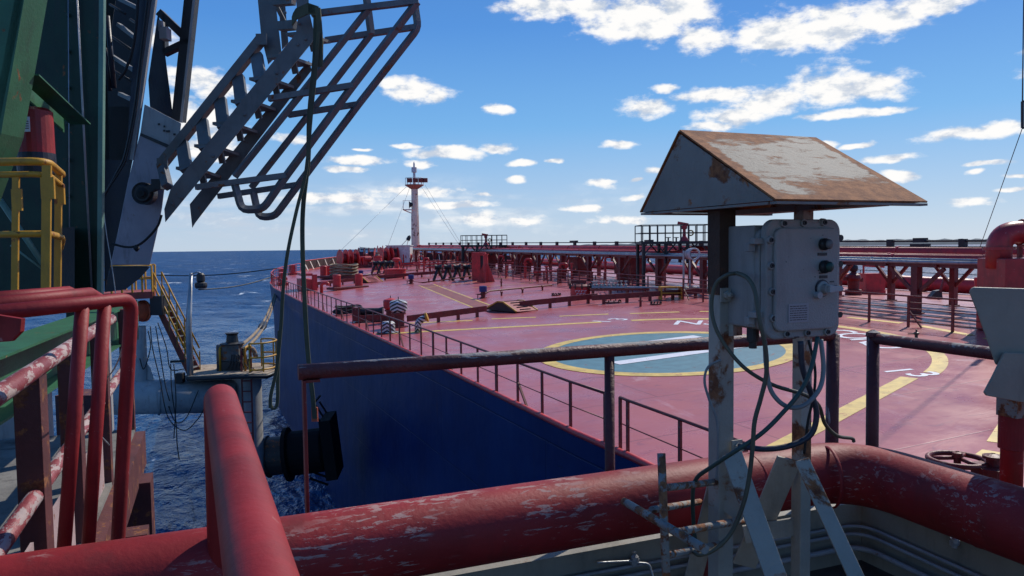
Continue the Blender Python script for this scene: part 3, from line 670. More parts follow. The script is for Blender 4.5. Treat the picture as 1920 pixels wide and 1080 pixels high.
# ---- spill bars across the deck
def spill(name, a, b, label, gaps=14, h=.28, lift=.22):
    a, b = dz(a), dz(b); t = thing('spill_bar', label, 'coaming bar', a, 'raised coaming bars across the deck')
    mb = MB(); N = 10; pts = [dz(a+(b-a)*k/N) for k in range(N+1)]
    for p, q in zip(pts, pts[1:]): mb.bar(p+Z*(lift+h/2), q+Z*(lift+h/2), .10, h)
    part(t, 'bar', mb, darkred)
    for k in range(gaps):
        p = dz(a+(b-a)*(k+.5)/gaps); part(t, 'foot', MB().box(p+Z*lift/2, (.14,.12,lift)), darkred)
spill('s', D(764, 612), D(912, 592), 'raised dark bar running from the striped vent to the stepped ramp', 4)
spill('s', D(975, 583), D(1120, 567), 'raised dark bar running from the stepped ramp to the red tank hatch', 4)
spill('s', D(1110, 571), D(1325, 557), 'raised dark bar leading on from the tank hatch towards the rusty post', 5)
spill('s', D(583, 541), D(676, 530), 'raised dark bar behind the nearest bollards', 4)
spill('s', D(704, 527), D(872, 513), 'far raised bar between the small ramp and the hose rollers', 5)

def ramp(loc, ax, label, W_=1.5, L=1.25, h=.62):
    b = Vector(loc); ay = Vector((-ax.y, ax.x, 0)); t = thing('step_ramp', label, 'ramp', b, 'stepped ramps over the coaming bars')
    # ay: climbing direction
    prof = [(-L, .02), (-.22, h), (.22, h), (L, .02)]
    mb = MB(); mb.prism([b+ax*-W_/2+ay*u+Z*v for u, v in prof], ax*W_); part(t, 'body', mb, MATS.get('ramp_shaded_side') or paint('ramp_shaded_side', (.035,.010,.010), .6))  # near-black body: the side's shade is painted into its colour
    for s in (-1, 1): part(t, 'tread_plate', MB().prism([b+ax*-W_*.49+ay*s*L+Z*.03, b+ax*W_*.49+ay*s*L+Z*.03, b+ax*W_*.49+ay*s*.22+Z*(h+.01), b+ax*-W_*.49+ay*s*.22+Z*(h+.01)], Z*.025), MATS.get('ramp_lit_red') or paint('ramp_lit_red', (.34,.06,.06), .5))  # treads painted in the sunlit red of the ramp
    for s in (-1, 1):
        mb = MB()
        for (u0, v0), (u1, v1) in zip(prof, prof[1:]): mb.bar(b+ax*s*(W_/2)+ay*u0+Z*(v0+.03), b+ax*s*(W_/2)+ay*u1+Z*(v1+.03), .07, .07)
        part(t, 'edge_strip', mb, yellow)
    for side in (-1, 1):
        for k in range(4):
            mb = MB()
            f_ = (k+.6)/4.4; u = side*(-L+(L-.22)*f_)*1; v = .02+(h-.02)*f_
            mb.box(b+ay*(-abs(u) if side > 0 else abs(u))+Z*(v+.05), (W_*.5, .05, .05), (ax, ay, Z)); part(t, 'cleat', mb, dark)
q = dz(D(958, 582)); ax = (dz(D(975, 583))-dz(D(912, 592))); ax.z = 0; ax.normalize(); ramp(q, ax, 'nearer stepped ramp with yellow edges over the coaming bar', 1.4, 1.3, .46)
q = dz(D(690, 529)); ramp(q, ax, 'far stepped ramp with yellow edges beyond the nearest bollards', 1.5, 1.4, .5)

# ---- blue capped valves with their pipes
def valve_pipe(p, ends, label):
    q = dz(D(*p)); t = thing('deck_valve', label, 'valve', q, 'blue capped valves on deck pipes')
    part(t, 'body', MB().lathe(q, [(.24,0),(.24,.05),(.14,.07),(.14,.22),(.22,.24),(.22,.3),(.15,.32),(.15,.42)], 14), darkred)
    part(t, 'cap', MB().lathe(q+Z*.4, [(.24,0),(.25,.3),(.23,.36),(.01,.38)], 16), bluecap)
    part(t, 'handwheel', MB().lathe(q+RH*-.34+Z*.24, [(.01,0),(.14,0),(.14,.03),(.01,.04)], 12).bar(q+RH*-.34+Z*.24, q+Z*.2, .05, .05).bar(q+RH*-.34, q+RH*-.34+Z*.26, .05, .05), darkred)
    e = [q+Z*.22]+[dz(D(*x))+Z*.26 for x in ends]
    part(t, 'pipe', MB().tube(e, .055, 8), darkred)
    mb = MB(); d = e[-1]-e[0]
    for k in range(3): 
        c = e[0]+d*(.25+.3*k); mb.box(Vector((c.x, c.y, deckz(c.x, c.y)+.12)), (.09,.09,.25))
        mb.lathe(c+Z*.0, [(.09,-.04),(.09,.04)], 10, axis=d)
    part(t, 'support', mb, darkred)
valve_pipe((771,532), [(793,536),(898,521)], 'blue capped valve in the middle of the deck, left of the tall red locker')
valve_pipe((906,559), [(918,553),(1035,542)], 'blue capped valve on the pipe leading to the red tank hatch')
valve_pipe((677,521), [(690,521),(800,508)], 'blue capped valve beyond the far ramp')

# ---- hose rollers (black crossed legs)
def hose_rack(loc, ax, label, W_=2.6):
    b = Vector(loc); ay = Vector((-ax.y, ax.x, 0)); t = thing('hose_roller_rack', label, 'hose rack', b, 'black hose roller racks')
    for k in range(4):
        x = -W_/2+W_*k/3
        part(t, 'leg_pair', MB().bar(b+ax*x+ay*-.8+ax*-.35, b+ax*x+ay*.1+Z*1.15, .16, .2).bar(b+ax*(x+.3)+ay*.8, b+ax*x+ay*-.1+Z*1.15, .16, .2), dark)
        part(t, 'roller', MB().lathe(b+ax*(x-.3)+Z*1.15, [(.01,0),(.26,0),(.17,.2),(.17,.4),(.26,.6),(.01,.6)], 12, axis=ax), dark)
hose_rack(dz(D(849, 525)), RH, 'larger black hose roller rack left of the tall red locker', 2.5)
hose_rack(dz(D(722, 512)), RH, 'smaller black hose roller rack beyond the far ramp', 2.0)

# ---- tall locker and pedestal
q = dz(D(900, 524)); lk = thing('deck_locker', 'tall red steel locker with an open arched side', 'locker', q); hh = P(900, 473, q.x*FH.x+q.y*FH.y).z-q.z
a0 = (Vector((1,0,0))*.8+Vector((0,-1,0))*.25).normalized()
W2 = .85
part(lk, 'body', MB().box(q+RH*-.28+Z*hh/2, (.73, 1.7, hh), (RH, FH, Z)).box(q+RH*.31+Z*(hh-.14), (.44, 1.68, .28), (RH, FH, Z)).box(q+RH*.31+FH*.7+Z*(hh-.29)/2, (.44, .26, hh-.29), (RH, FH, Z)), shipred)
part(lk, 'doorway', MB().box(q+RH*.27+FH*-.1+Z*(hh-.3)/2, (.36,1.2,hh-.3), (RH, FH, Z)), dark)  # solid black block stands for the shade inside the opening
q = dz(D(911, 529)); t = thing('pedestal_post', 'red post on a flared triangular foot beside the locker', 'post', q); hh = P(911, 476, q.x*FH.x+q.y*FH.y).z-q.z
part(t, 'post', MB().lathe(q, [(.22,0),(.2,hh*.96),(.28,hh*.97),(.28,hh),(.01,hh)], 12), shipred)
mb = MB()
for s in (RH, -RH, FH, -FH): mb.prism([q+s*.0, q+s*.75, q+s*.2+Z*1.5, q+Z*1.7], s.cross(Z)*.05)
part(t, 'gusset', mb, shipred)
q = dz(D(744, 519)); t = thing('pedestal_post', 'red post rising from a round red tank hatch near the hose rack', 'post', q); hh = P(744, 483, q.x*FH.x+q.y*FH.y).z-q.z
part(t, 'post', MB().lathe(q, [(.35,0),(.25,hh*.4),(.2,hh*.8),(.42,hh*.82),(.42,hh*.95),(.2,hh),(.01,hh)], 12), shipred)
part(t, 'hatch', MB().lathe(q+FH*-1.0, [(1.05,0),(1.05,.7),(1.12,.72),(1.12,.82),(.01,.9)], 22), shipred)

# ---- tank hatch with white letters
q = dz(D(1088, 559)); t = thing('tank_hatch', 'round red tank hatch drum with white stencilled writing', 'hatch', q); dd = q.x*FH.x+q.y*FH.y
hh = P(1088, 538, dd).z-q.z+.0; rr_ = 18.5/FPX*dd
part(t, 'coaming', MB().lathe(q, [(rr_,0),(rr_,hh*.93),(rr_*1.05,hh*.95),(rr_*1.05,hh)], 30, smooth=False), shipred)
part(t, 'lid', MB().lathe(q+Z*hh, [(rr_*1.08,0),(rr_*1.08,.07),(rr_*.6,.16),(.01,.18)], 30).box(q+Z*(hh+.3)+RH*-.1, (.9,.12,.2), (RH, FH, Z)).box(q+Z*(hh+.2)+RH*.25, (.1,.1,.4), (RH, FH, Z)), darkred)
for k in range(10): a = 2*math.pi*k/10; part(t, 'dog_bolt', MB().lathe(q+Vector((rr_*1.1*math.cos(a), rr_*1.1*math.sin(a), hh*.86)), [(.04,0),(.04,.3),(.01,.31)], 8), dark)
mb = MB()
for row, wds in ((.66, (.16,.1,.14,.16)), (.42, (.12,.16,.12)), (.2, (.2,.1))):
    x = -sum(wds)/2-.02*len(wds)
    for w_ in wds:
        a = (x+w_/2)/rr_; c = q+RH*(rr_+.012)*math.sin(a)-FH*(rr_+.012)*math.cos(a)+Z*hh*row; tx = (RH*math.cos(a)+FH*math.sin(a))
        mb.box(c+Z*.04, (w_, .006, .025), (tx, tx.cross(Z), Z)); mb.box(c-tx*w_*.35, (.025,.006,.10), (tx, tx.cross(Z), Z)); x += w_+.05
part(t, 'stencil', mb, white_m)
def flange(p, r, label):
    q = dz(D(*p)); t = thing('deck_flange', label, 'flange', q, 'bolted round flanges on the deck')
    part(t, 'plate', MB().lathe(q, [(r,0),(r,.05),(r*.8,.06),(.01,.06)], 22), darkred)
    for k in range(10): a = 2*math.pi*k/10; part(t, 'bolt', MB().lathe(q+Vector((r*.88*math.cos(a), r*.88*math.sin(a), .05)), [(.035,0),(.035,.1),(.01,.1)], 6), dark)
flange((1148,567), .52, 'larger bolted flange in front of the valve cluster'); flange((1230,571), .3, 'small bolted flange left of the rusty post'); flange((1043,554), .3, 'small bolted flange left of the tank hatch')
for p, h, l in (((1201,575),.55,'short thin red pipe stub standing alone near the small flange'),((940,537),.6,'short red stub right of the pedestal post'),((1718,634),.3,'')):
    if l: q = dz(D(*p)); single('pipe_stub', l, 'pipe stub', MB().lathe(q, [(.06,0),(.06,h*.5),(.12,h*.52),(.12,h*.6),(.05,h*.62),(.05,h),(.01,h)], 10), darkred, q, 'short pipe stubs on the deck')
q = dz(D(1718, 636)); t = thing('small_valve', 'small black valve standing on the deck beyond the corner handrail', 'valve', q)
part(t, 'body', MB().lathe(q, [(.1,0),(.1,.03),(.05,.05),(.05,.14),(.08,.16),(.08,.22),(.03,.24),(.03,.32),(.01,.33)], 10), dark); part(t, 'lever', MB().bar(q+Z*.18+RH*-.28, q+Z*.18+RH*.1, .03, .03), dark)
# ---- valve cluster and step beside the hatch
q = dz(D(1160, 556)); t = thing('valve_manifold', 'grey cluster of valves and pipes right of the tank hatch', 'valve cluster', q)
part(t, 'bed', MB().box(q+Z*.42, (3.4, 1.0, .1), (RH, FH, Z)), darkred)
for s in (-1.5, -.5, .5, 1.5): part(t, 'leg', MB().box(q+RH*s+Z*.2, (.09,.8,.4), (RH, FH, Z)), darkred)
for k in range(9):
    c = q+RH*(-1.5+k*.24)+FH*(.15*(k % 2)); part(t, 'valve', MB().lathe(c+Z*.47, [(.09,0),(.07,.16),(.1,.17),(.1,.24),(.03,.26),(.03,.4),(.1,.41),(.1,.44),(.01,.45)], 10), galv)
for k in range(3): part(t, 'pipe', MB().tube([q+RH*-1.6+FH*(-.35+k*.2)+Z*.56, q+RH*3.2+FH*(-.3+k*.2)+Z*.5, q+RH*4.6+FH*(-.3+k*.2)+Z*.45], .05, 8), galv)
q = dz(D(1257, 561)); t = thing('deck_step', 'small yellow step platform left of the rusty post', 'step', q)
mb = MB().box(q+Z*.66, (1.15,.7,.06), (RH, FH, Z)).box(q+Z*.36+FH*-.3, (1.1,.3,.05), (RH, FH, Z)); part(t, 'tread', mb, yellow)
for s in (-.55, .55): part(t, 'leg', MB().box(q+RH*s+Z*.34, (.08,.7,.68), (RH, FH, Z)), yellow)

# ---- pipe rack along the centre line
rk = thing('pipe_rack', 'long dark red pipe rack with braced columns down the middle of the deck', 'pipe rack', (28.9, 20, deckz(28.5, 20)))
def ztop(y): return 15.52+.0085*(y-22)
near = [(26.6, 17.35+4.75*k) for k in range(21)]; far = [(31.6, 14.1+3.4*k) for k in range(28)]
for (x, y) in near+far:
    b = Vector((x, y, deckz(x, y))); zt = ztop(y); wd = .30 if x < 30 else .26
    c = part(rk, 'column', MB().box((b+Vector((x, y, zt)))/2, (wd, wd, zt-b.z)).box(b+Z*.02, (wd*1.5, wd*1.5, .05)), darkred)
    mb = MB(); L_ = 1.25 if x < 30 else 1.05
    for s in (-1, 1): mb.bar((x, y+s*.1, zt-1.05), (x, y+s*L_, zt-.05), .12, .14)
    part(c, 'brace', mb, darkred)
for x in (26.6, 31.6): part(rk, 'side_beam', MB().bar((x, 13, ztop(13)+.1), (x, 114, ztop(114)+.1), .2, .22), darkred)
for k in range(42): y = 14+2.375*k; part(rk, 'cross_beam', MB().bar((26.4, y, ztop(y)+.08), (31.8, y, ztop(y)+.08), .14, .18), darkred)
def run(x, dz_, r, m, nm, y0=12.5, y1=114, joint=6.0):
    mb = MB().tube([(x, y0, ztop(y0)+dz_), (x, (y0+y1)/2, ztop((y0+y1)/2)+dz_), (x, y1, ztop(y1)+dz_)], r, 14)
    y = y0+1.5
    while y < y1: mb.lathe((x, y, ztop(y)+dz_), [(r*1.02,-.05),(r*1.18,-.05),(r*1.18,.05),(r*1.02,.05)], 14, axis=(0,1,0)); y += joint
    part(rk, nm, mb, m)
run(26.45, .20, .075, galv, 'small_pipe', joint=4.7); run(26.7, .30, .06, galv, 'small_pipe', joint=5.2); run(27.5, .32, .16, shipred, 'cargo_pipe', joint=5); run(28.4, .34, .16, shipred, 'cargo_pipe', joint=5.5)
run(29.4, .52, .24, shipred, 'cargo_pipe', joint=5.7); run(30.3, .40, .2, darkred, 'cargo_pipe', joint=5)
run(31.5, .72, .06, dark, 'fire_pipe', joint=900); run(31.5, 1.02, .045, dark, 'fire_pipe', joint=900)
for k in range(26): y = 16+3.9*k; part(rk, 'pipe_bracket', MB().box((31.5, y, ztop(y)+.80), (.2,.32,.62)), dark)
for y, dz_, L_ in ((26,.78,.9),(26,1.06,.6),(63,1.1,1.2),(50,1.1,.9)): part(rk, 'pipe_clamp', MB().box((31.5, y, ztop(y)+dz_), (.3,L_,.22)), dark)
# boxes, valves and smaller supports under the rack
rng = random.Random(3)
for k, (x, y, s) in enumerate([(29.2,49,(1.4,2.4,1.3)),(29.5,58,(1.2,1.8,1.1)),(28.6,68,(1.5,2,1.3)),(29,79,(1.6,2.6,1.2)),(29.3,88,(1.4,2.2,1.4))]):
    q = Vector((x, y, deckz(x, y))); t = thing('valve_chest', ['first','second','third','fourth','last'][k]+' red valve chest under the rack, counted from the rusty post', 'valve chest', q, 'valve chests under the pipe rack')
    part(t, 'chest', MB().box(q+Z*(.5+s[2]/2), s), darkred, bevel=.06); part(t, 'stem', MB().lathe(q+Z*(.5+s[2]), [(.1,0),(.1,.4),(.3,.42),(.3,.48),(.01,.5)], 12), shipred)
    part(t, 'leg', MB().box(q+Vector((0,-.6,.25)), (.8,.15,.5)), darkred); part(t, 'leg', MB().box(q+Vector((0,.6,.25)), (.8,.15,.5)), darkred)
# ---- clutter of small pipes forward of the locker
spots = [(752,503),(770,500),(786,505),(806,499),(822,503),(838,498),(858,503),(872,508),(795,512),(830,510),(868,498),(935,512),(950,520),(968,515),(985,522),(1003,518),(1025,524),(1050,531),(1072,528),(1110,534),(1135,527),(1180,533)]
kinds_ = ['short red stand pipe with a flanged top','low red stand pipe with a side handwheel','slim red stand pipe with a bent neck']
for k, p in enumerate(spots):
    q = dz(D(*p)); h = rng.uniform(.75, 1.4); r = rng.uniform(.07, .12)
    where = 'forward of the tall locker' if p[0] < 890 else 'between the locker and the pipe rack'
    t = thing('stand_pipe', kinds_[k % 3]+', '+where, 'stand pipe', q, 'stand pipes '+where)
    t['group'] = 'stand pipes: '+kinds_[k % 3]+' '+where
    part(t, 'pipe', MB().lathe(q, [(r*1.8,0),(r*1.8,.04),(r,.06),(r,h),(r*1.7,h+.01),(r*1.7,h+.09),(.01,h+.1)], 10), [shipred, darkred][k % 2])
    if k % 3 == 1: part(t, 'handwheel', MB().lathe(q+RH*.25+Z*h*.6, [(.14,-.02),(.2,-.02),(.2,.02),(.14,.02)], 12, axis=RH).bar(q+Z*h*.6, q+RH*.26+Z*h*.6, .04, .04), dark)
    if k % 3 == 2: part(t, 'neck', MB().tube(fillet([q+Z*h, q+Z*(h+.4), q+Z*(h+.4)+RH*.5, q+Z*(h+.1)+RH*.5], .18), r*.9, 8), shipred)
for k, (a, b) in enumerate((((745,511),(888,503)),((752,506),(880,498)),((800,515),(884,509)),((935,505),(1010,510)),((930,498),(1060,506)),((1000,528),(1080,524)))):
    a, b = dz(D(*a)), dz(D(*b)); t = thing('deck_pipe', ['lowest thin red pipe forward of the locker','topmost thin red pipe forward of the locker','thin red pipe passing the hose rack','short thin red pipe behind the pedestal post','long thin red pipe under the front of the pipe rack','thin red pipe leading to the tank hatch'][k], 'pipe', a, 'thin pipes carried on short legs')
    part(t, 'pipe', MB().tube([a+Z*.75, b+Z*.75], .08, 8), shipred)
    for j in range(6): c = dz(a+(b-a)*(j+.5)/6); part(t, 'leg', MB().box(c+Z*.37, (.1,.1,.75)), darkred)

# ---- fire monitor platforms
def monitor(px, dep_x, pyf, label, L, nb):
    d = dirw(px, pyf); q = O+d*(dep_x/d.x); t = thing('monitor_platform', label, 'platform', (q.x, q.y, deckz(q.x, q.y)), 'railed fire monitor platforms'); zf = q.z
    ax, ay = RH, FH
    part(t, 'floor', MB().box(q, (L, 2.4, .16), (ax, ay, Z)), dark)
    for sx in (-1, -.33, .33, 1):
        for sy in (-1, 1):
            c = q+ax*sx*(L/2-.15)+ay*sy*1.1; b = Vector((c.x, c.y, ztop(c.y)-.3 if 26 < c.x < 32 else deckz(c.x, c.y)))
            if sx in (-1, 1) : b.z = deckz(c.x, c.y)
            l_ = part(t, 'leg', MB().bar(b, c, .16, .16), dark)
            mb = MB()
            for s in (-1, 1):
                if abs(sx+s*.2) < 1.05: mb.bar(c+Z*-.75, c+ax*s*.6+Z*-.08, .08, .08)
            if mb.v: part(l_, 'brace', mb, dark)
    mb = MB(); H = 1.12
    for sy in (-1, 1):
        for k in range(nb+1):
            c = q+ax*(-L/2+L*k/nb)+ay*sy*1.18; mb.bar(c, c+Z*H, .05, .05)
        for hh in (.55, 1.0): mb.bar(q+ax*-L/2+ay*sy*1.18+Z*H*hh, q+ax*L/2+ay*sy*1.18+Z*H*hh, .05, .05)
    for sx in (-1, 1):
        for hh in (.55, 1.0): mb.bar(q+ax*sx*L/2+ay*-1.18+Z*H*hh, q+ax*sx*L/2+ay*1.18+Z*H*hh, .05, .05)
    part(t, 'railing', mb, dark)
    return t, q
def gun(t, q):
    m = part(t, 'monitor', MB().lathe(q, [(.34,.08),(.1,.45),(.13,.5),(.1,.55),(.1,.85),(.16,.87),(.16,.97),(.1,1.0),(.1,1.15)], 12).bar(q+Z*1.15+RH*.25, q+Z*1.28+RH*-.42, .16, .18).box(q+Z*1.0, (.34,.2,.2), (RH, FH, Z)), shipred)
    part(m, 'handwheel', MB().lathe(q+RH*.42+Z*.62, [(.12,-.02),(.2,-.02),(.2,.02),(.12,.02)], 14, axis=FH).bar(q+Z*.62, q+RH*.42+Z*.62, .07, .07), yellow)
t, q = monitor(1262, 27.6, 455, 'nearer railed platform with a red fire monitor left of the rusty canopy', 4.5, 9); gun(t, P(1283, 455, q.x*FH.x+q.y*FH.y))
for px in (1253, 1268): c = P(px, 455, q.x*FH.x+q.y*FH.y); part(t, 'hand_valve', MB().lathe(c, [(.05,0),(.05,.3),(.17,.31),(.17,.35),(.01,.36)], 10), dark)
t, q = monitor(908, 27.2, 461, 'far railed platform with a fire monitor right of the foremast', 4.9, 9); gun(t, P(911, 461, q.x*FH.x+q.y*FH.y))

# ---- grey hose reel frame near the rusty post
q = dz(D(1287, 552)); t = thing('hose_stand', 'pale grey pipe stand with a coiled white hose on top beside the pipe rack', 'hose stand', q); hh = P(1287, 470, q.x*FH.x+q.y*FH.y).z-q.z
for s in (-.16, .2): part(t, 'post', MB().lathe(q+RH*s, [(.06,0),(.06,hh),(.01,hh)], 10), galv)
mb = MB()
for k in range(6): mb.tube([q+RH*(.38+(.30+.02*k)*math.cos(a))+Z*(hh-.2+.32*math.sin(a))+FH*(-.3+.1*k) for a in np.linspace(0, 6.28, 22)], .045, 6, caps=False)
part(t, 'coil', mb, paint('white_hose', (.5,.5,.5), .6, bump=0))

# ---- starboard side
mb = MB().tube([(46.3, 10, deckz(46.3, 10)+.55), (46.3, 104, deckz(46.3, 104)+.55)], .5, 12)
sp = thing('cargo_pipe', 'long low red pipe along the starboard side beyond the rack', 'pipe', (46.3, 10, deckz(46.3, 10))); part(sp, 'pipe', mb, shipred)
for k in range(18): y = 12+5.2*k; part(sp, 'support', MB().box((46.3, y, deckz(46.3, y)+.2), (.7,.3,.4)), darkred)
def on_deck_far(px, py): return dz(D(px, py))
q = on_deck_far(1634, 551); t = thing('deck_box', 'red open topped box with a handrail frame beyond the pipe rack', 'box', q)
part(t, 'body', MB().box(q+Z*.75, (1.15,1.0,1.0), (RH, FH, Z)).box(q+Z*.12, (1.2,1.05,.24), (RH, FH, Z)), shipred)
part(t, 'frame', MB().bar(q+RH*-.5+Z*1.2, q+RH*-.5+Z*1.72, .08,.08).bar(q+RH*.5+Z*1.2, q+RH*.5+Z*1.72, .08,.08).bar(q+RH*-.55+Z*1.72, q+RH*.75+Z*1.62, .1,.12), shipred)
q = on_deck_far(1600, 553); t = thing('mushroom_vent', 'dark round headed deck fitting left of the red box beyond the rack', 'vent', q)
part(t, 'base', MB().lathe(q, [(.45,0),(.45,.3),(.3,.32),(.32,.8),(.42,.95),(.36,1.15),(.16,1.28),(.12,1.34)], 18), darkred)
part(t, 'head', MB().lathe(q+Z*1.3, [(.1,0),(.2,.06),(.235,.2),(.225,.34),(.14,.46),(.01,.49)], 18, smooth=True), dark); part(t, 'arm', MB().bar(q+Z*.95+RH*-.62, q+Z*.85+RH*.5, .16, .22), darkred)
q = dz((47.5, 27.5, 0)); q2 = on_deck_far(1840, 560); t = thing('life_buoy_box', 'small red round topped box on a post by the starboard rail', 'box', q2); dd = q2.x*FH.x+q2.y*FH.y; zc = P(1840, 529, dd).z
part(t, 'post', MB().lathe(q2, [(.1,0),(.1,zc-q2.z-.2)], 8), darkred); part(t, 'box', MB().lathe((q2.x, q2.y, zc), [(.25,-.36),(.3,-.3),(.36,-.2),(.4,.22),(.36,.28),(.01,.3)], 16), shipred)
q = on_deck_far(1759, 561); t = thing('deck_scoop', 'small dark scoop shaped fitting on the deck under the rack', 'fitting', q)
part(t, 'foot', MB().prism([q+RH*-.5, q+RH*.25, q+RH*.2+Z*.5, q+RH*-.1+Z*.45], FH*.4), dark); part(t, 'stem', MB().bar(q+RH*.1+Z*.4, q+RH*.3+Z*1.1, .1, .1), darkred)

# ---- big manifold elbow at the right edge
dd = 25.0; b = P(1893, 560, dd); b.z = deckz(b.x, b.y); t = thing('manifold_pipe', 'thick red pipe bend on a red steel block at the right edge', 'pipe', b)
zt = P(1893, 484, dd).z
part(t, 'block', MB().box((b.x, b.y, (b.z+zt)/2)+RH*.35 if False else Vector((b.x, b.y, (b.z+zt)/2))+RH*.32, (1.95, 1.5, zt-b.z), (RH, FH, Z)), red, bevel=.03)
p0 = P(1873, 486, dd); p1 = P(1873, 437, dd); p2 = P(1990, 434, dd)
part(t, 'pipe', MB().tube(fillet([p0+Z*-.3, p1, p2+FH*0], .70, 10), .385, 20), red)
for pt, ax_ in ((P(1873, 466, dd), Z), (P(1918, 437, dd), RH)): part(t, 'flange', MB().lathe(pt, [(.39,-.05),(.47,-.05),(.47,.05),(.39,.05)], 20, axis=ax_), red)
mb = MB()
for px in (1893, 1912): mb.bar(P(px, 450, dd+.4), P(px, 484, dd+.4), .12, .12)
part(t, 'support', mb, darkred)
# hanging block and thin wire
dd = 26; a = P(1917, 190, dd); b = P(1917, 240, dd); c = P(1838, 462, dd+6)
t = thing('hoist_wire', 'dark hanging block with a thin wire slanting down to the pipe rack', 'wire', c); part(t, 'wire', MB().tube([b, c], .014, 5), dark)
part(t, 'block', MB().bar(a, b, .07, .07).bar(a+RH*.12, b+RH*.12, .05, .05).bar(a, a+RH*.15, .06, .06).bar(b, b+RH*.15, .06, .06).tube([a, P(1925, -400, dd)], .02, 5), dark)
# ================================================================= jetty, dolphin, tower on the left
T_ = 32.0
def PJ(px, py, d=T_): return P(px, py, d)
# ---- mooring dolphin
zd = PJ(440, 694).z
t = thing('mooring_dolphin', 'round topped mooring dolphin platform standing on a thick pile', 'dolphin', (PJ(440, 694).x, PJ(440, 694).y, SEA))
c = PJ(468, 690); 
top = [PJ(350, 706, 31), PJ(352, 712, 30.6), PJ(440, 706, 31), PJ(500, 703, 31), PJ(517, 694, 32), PJ(515, 687, 33), PJ(490, 682, 34), PJ(440, 682, 34), PJ(372, 686, 33.6)]
part(t, 'deck', MB().prism([Vector((p.x, p.y, zd)) for p in top], (0,0,-.22)), paint('sunny_concrete', (.40,.32,.23), .9, .25, grime=.6, rust=.3))
pc = PJ(463, 720, 32.6); part(t, 'pile', MB().lathe((pc.x, pc.y, SEA-3), [(.62,0),(.62,zd-SEA+2.78)], 28, smooth=True), palegrey)
part(t, 'deck_rim', MB().tube([Vector((p.x, p.y, zd-.12)) for p in top+[top[0]]], .09, 6), dark)
mb = MB(); gx = PJ(462, 700, 31.6)
for s in (-.2, .2): mb.bar((gx.x+RH.x*s, gx.y+RH.y*s, SEA+1), (gx.x+RH.x*s, gx.y+RH.y*s, zd+1.0), .07, .07)
for k in range(16): mb.bar(gx*1+RH*-.2+Z*(SEA+1.2+k*.45-gx.z), gx+RH*.2+Z*(SEA+1.2+k*.45-gx.z), .05, .05)
part(t, 'ladder', mb, darkred)
g = thing('safety_railing', 'yellow half round railing at the edge of the dolphin', 'railing', (PJ(490, 690).x, PJ(490, 690).y, zd))
cc = Vector((PJ(490, 690, 32.2).x, PJ(490, 690, 32.2).y, zd)); rad = .62
arc = [cc+Vector((.62*RH.x*math.cos(a)+.9*FH.x*math.sin(a), .62*RH.y*math.cos(a)+.9*FH.y*math.sin(a), 0)) for a in np.linspace(-1.9, 2.0, 18)]
for h in (.1, .62, 1.22): part(g, 'rail', MB().tube([p+Z*h for p in arc], .04, 6), yellow)
for k in (0, 4, 9, 13, 17): part(g, 'post', MB().bar(arc[k], arc[k]+Z*1.22, .06, .06), yellow)
for px, l in ((413, 'single yellow post left of the hook'), (460, 'single yellow post right of the hook')):
    p = PJ(px, 690, 31.8); p.z = zd; single('guard_post', l, 'post', MB().tube(fillet([p, p+Z*1.0, p+Z*1.0+FH*.7, p+FH*.7], .15), .05, 8), yellow, p, 'yellow guard posts on the dolphin')
# quick release hook
q = PJ(437, 688, 32.2); q.z = zd; t = thing('mooring_hook', 'grey and black quick release mooring hook holding the ropes', 'mooring hook', q)
part(t, 'base', MB().box(q+Z*.2, (1.1,.8,.4), (RH, FH, Z)), dark); part(t, 'housing', MB().box(q+RH*-.05+Z*.75, (.85,.6,.75), (RH, FH, Z)).box(q+RH*-.5+Z*.7, (.25,.5,.8), (RH, FH, Z)), paint('hook_grey', (.10,.10,.10), .6, .3, rust=.45), bevel=.04)
part(t, 'capstan', MB().lathe(q+Z*1.1, [(.5,0),(.5,.05),(.26,.1),(.22,.4),(.3,.5),(.01,.52)], 14), dark)
for s in (-.1, .42): part(t, 'hook', MB().tube(fillet([q+RH*(s)+FH*.3+Z*.9, q+RH*(s+.35)+FH*.4+Z*.85, q+RH*(s+.45)+FH*.4+Z*.45], .15), .1, 8), rusty)
mb = MB()
for k in range(7): mb.tube(smooth_path([q+RH*(.1+.1*k)+Z*.7+FH*-.35, q+RH*(.05+.13*k)+Z*.3+FH*-.45, q+RH*(-.1+.2*k)+Z*.06+FH*-.5]), .02, 5)
part(t, 'hose', mb, rubber)
e = dz((portx(72)+.25, 72, 0))+Z*.25
for a, l in ((PJ(442, 655, 32.4), 'upper mooring rope from the hook to the bow'), (PJ(453, 660, 32.2), 'lower mooring rope from the hook to the bow')):
    ee = P(518 if 'upper' in l else 521, 541, e.x*FH.x+e.y*FH.y)
    tt = thing('mooring_rope', l, 'rope', a, 'mooring ropes to the bow')
    m_ = [a+(ee-a)*k/14-Z*(.9*math.sin(math.pi*k/14)) for k in range(15)]
    part(tt, 'rope', MB().tube(m_, (.085), 8), rope_m); part(tt, 'splice', MB().tube(m_[5:8], [.07,.16,.07], 8), dark); part(tt, 'eye', MB().tube(m_[0:2], [.17,.09], 8), dark)
for pa, pb, da, l in (((372,543),(516,517),60,'lower thin dark mooring line reaching left from the bow'), ((288,516),(520,503),70,'upper thin mooring line reaching left from the bow')):
    a = P(*pa, da); ye = 78; b = P(*pb, 70); single('mooring_line', l, 'mooring line', MB().tube([a+(b-a)*k/10-Z*.3*math.sin(math.pi*k/10) for k in range(11)], .05, 5), dark, a, 'thin mooring lines')
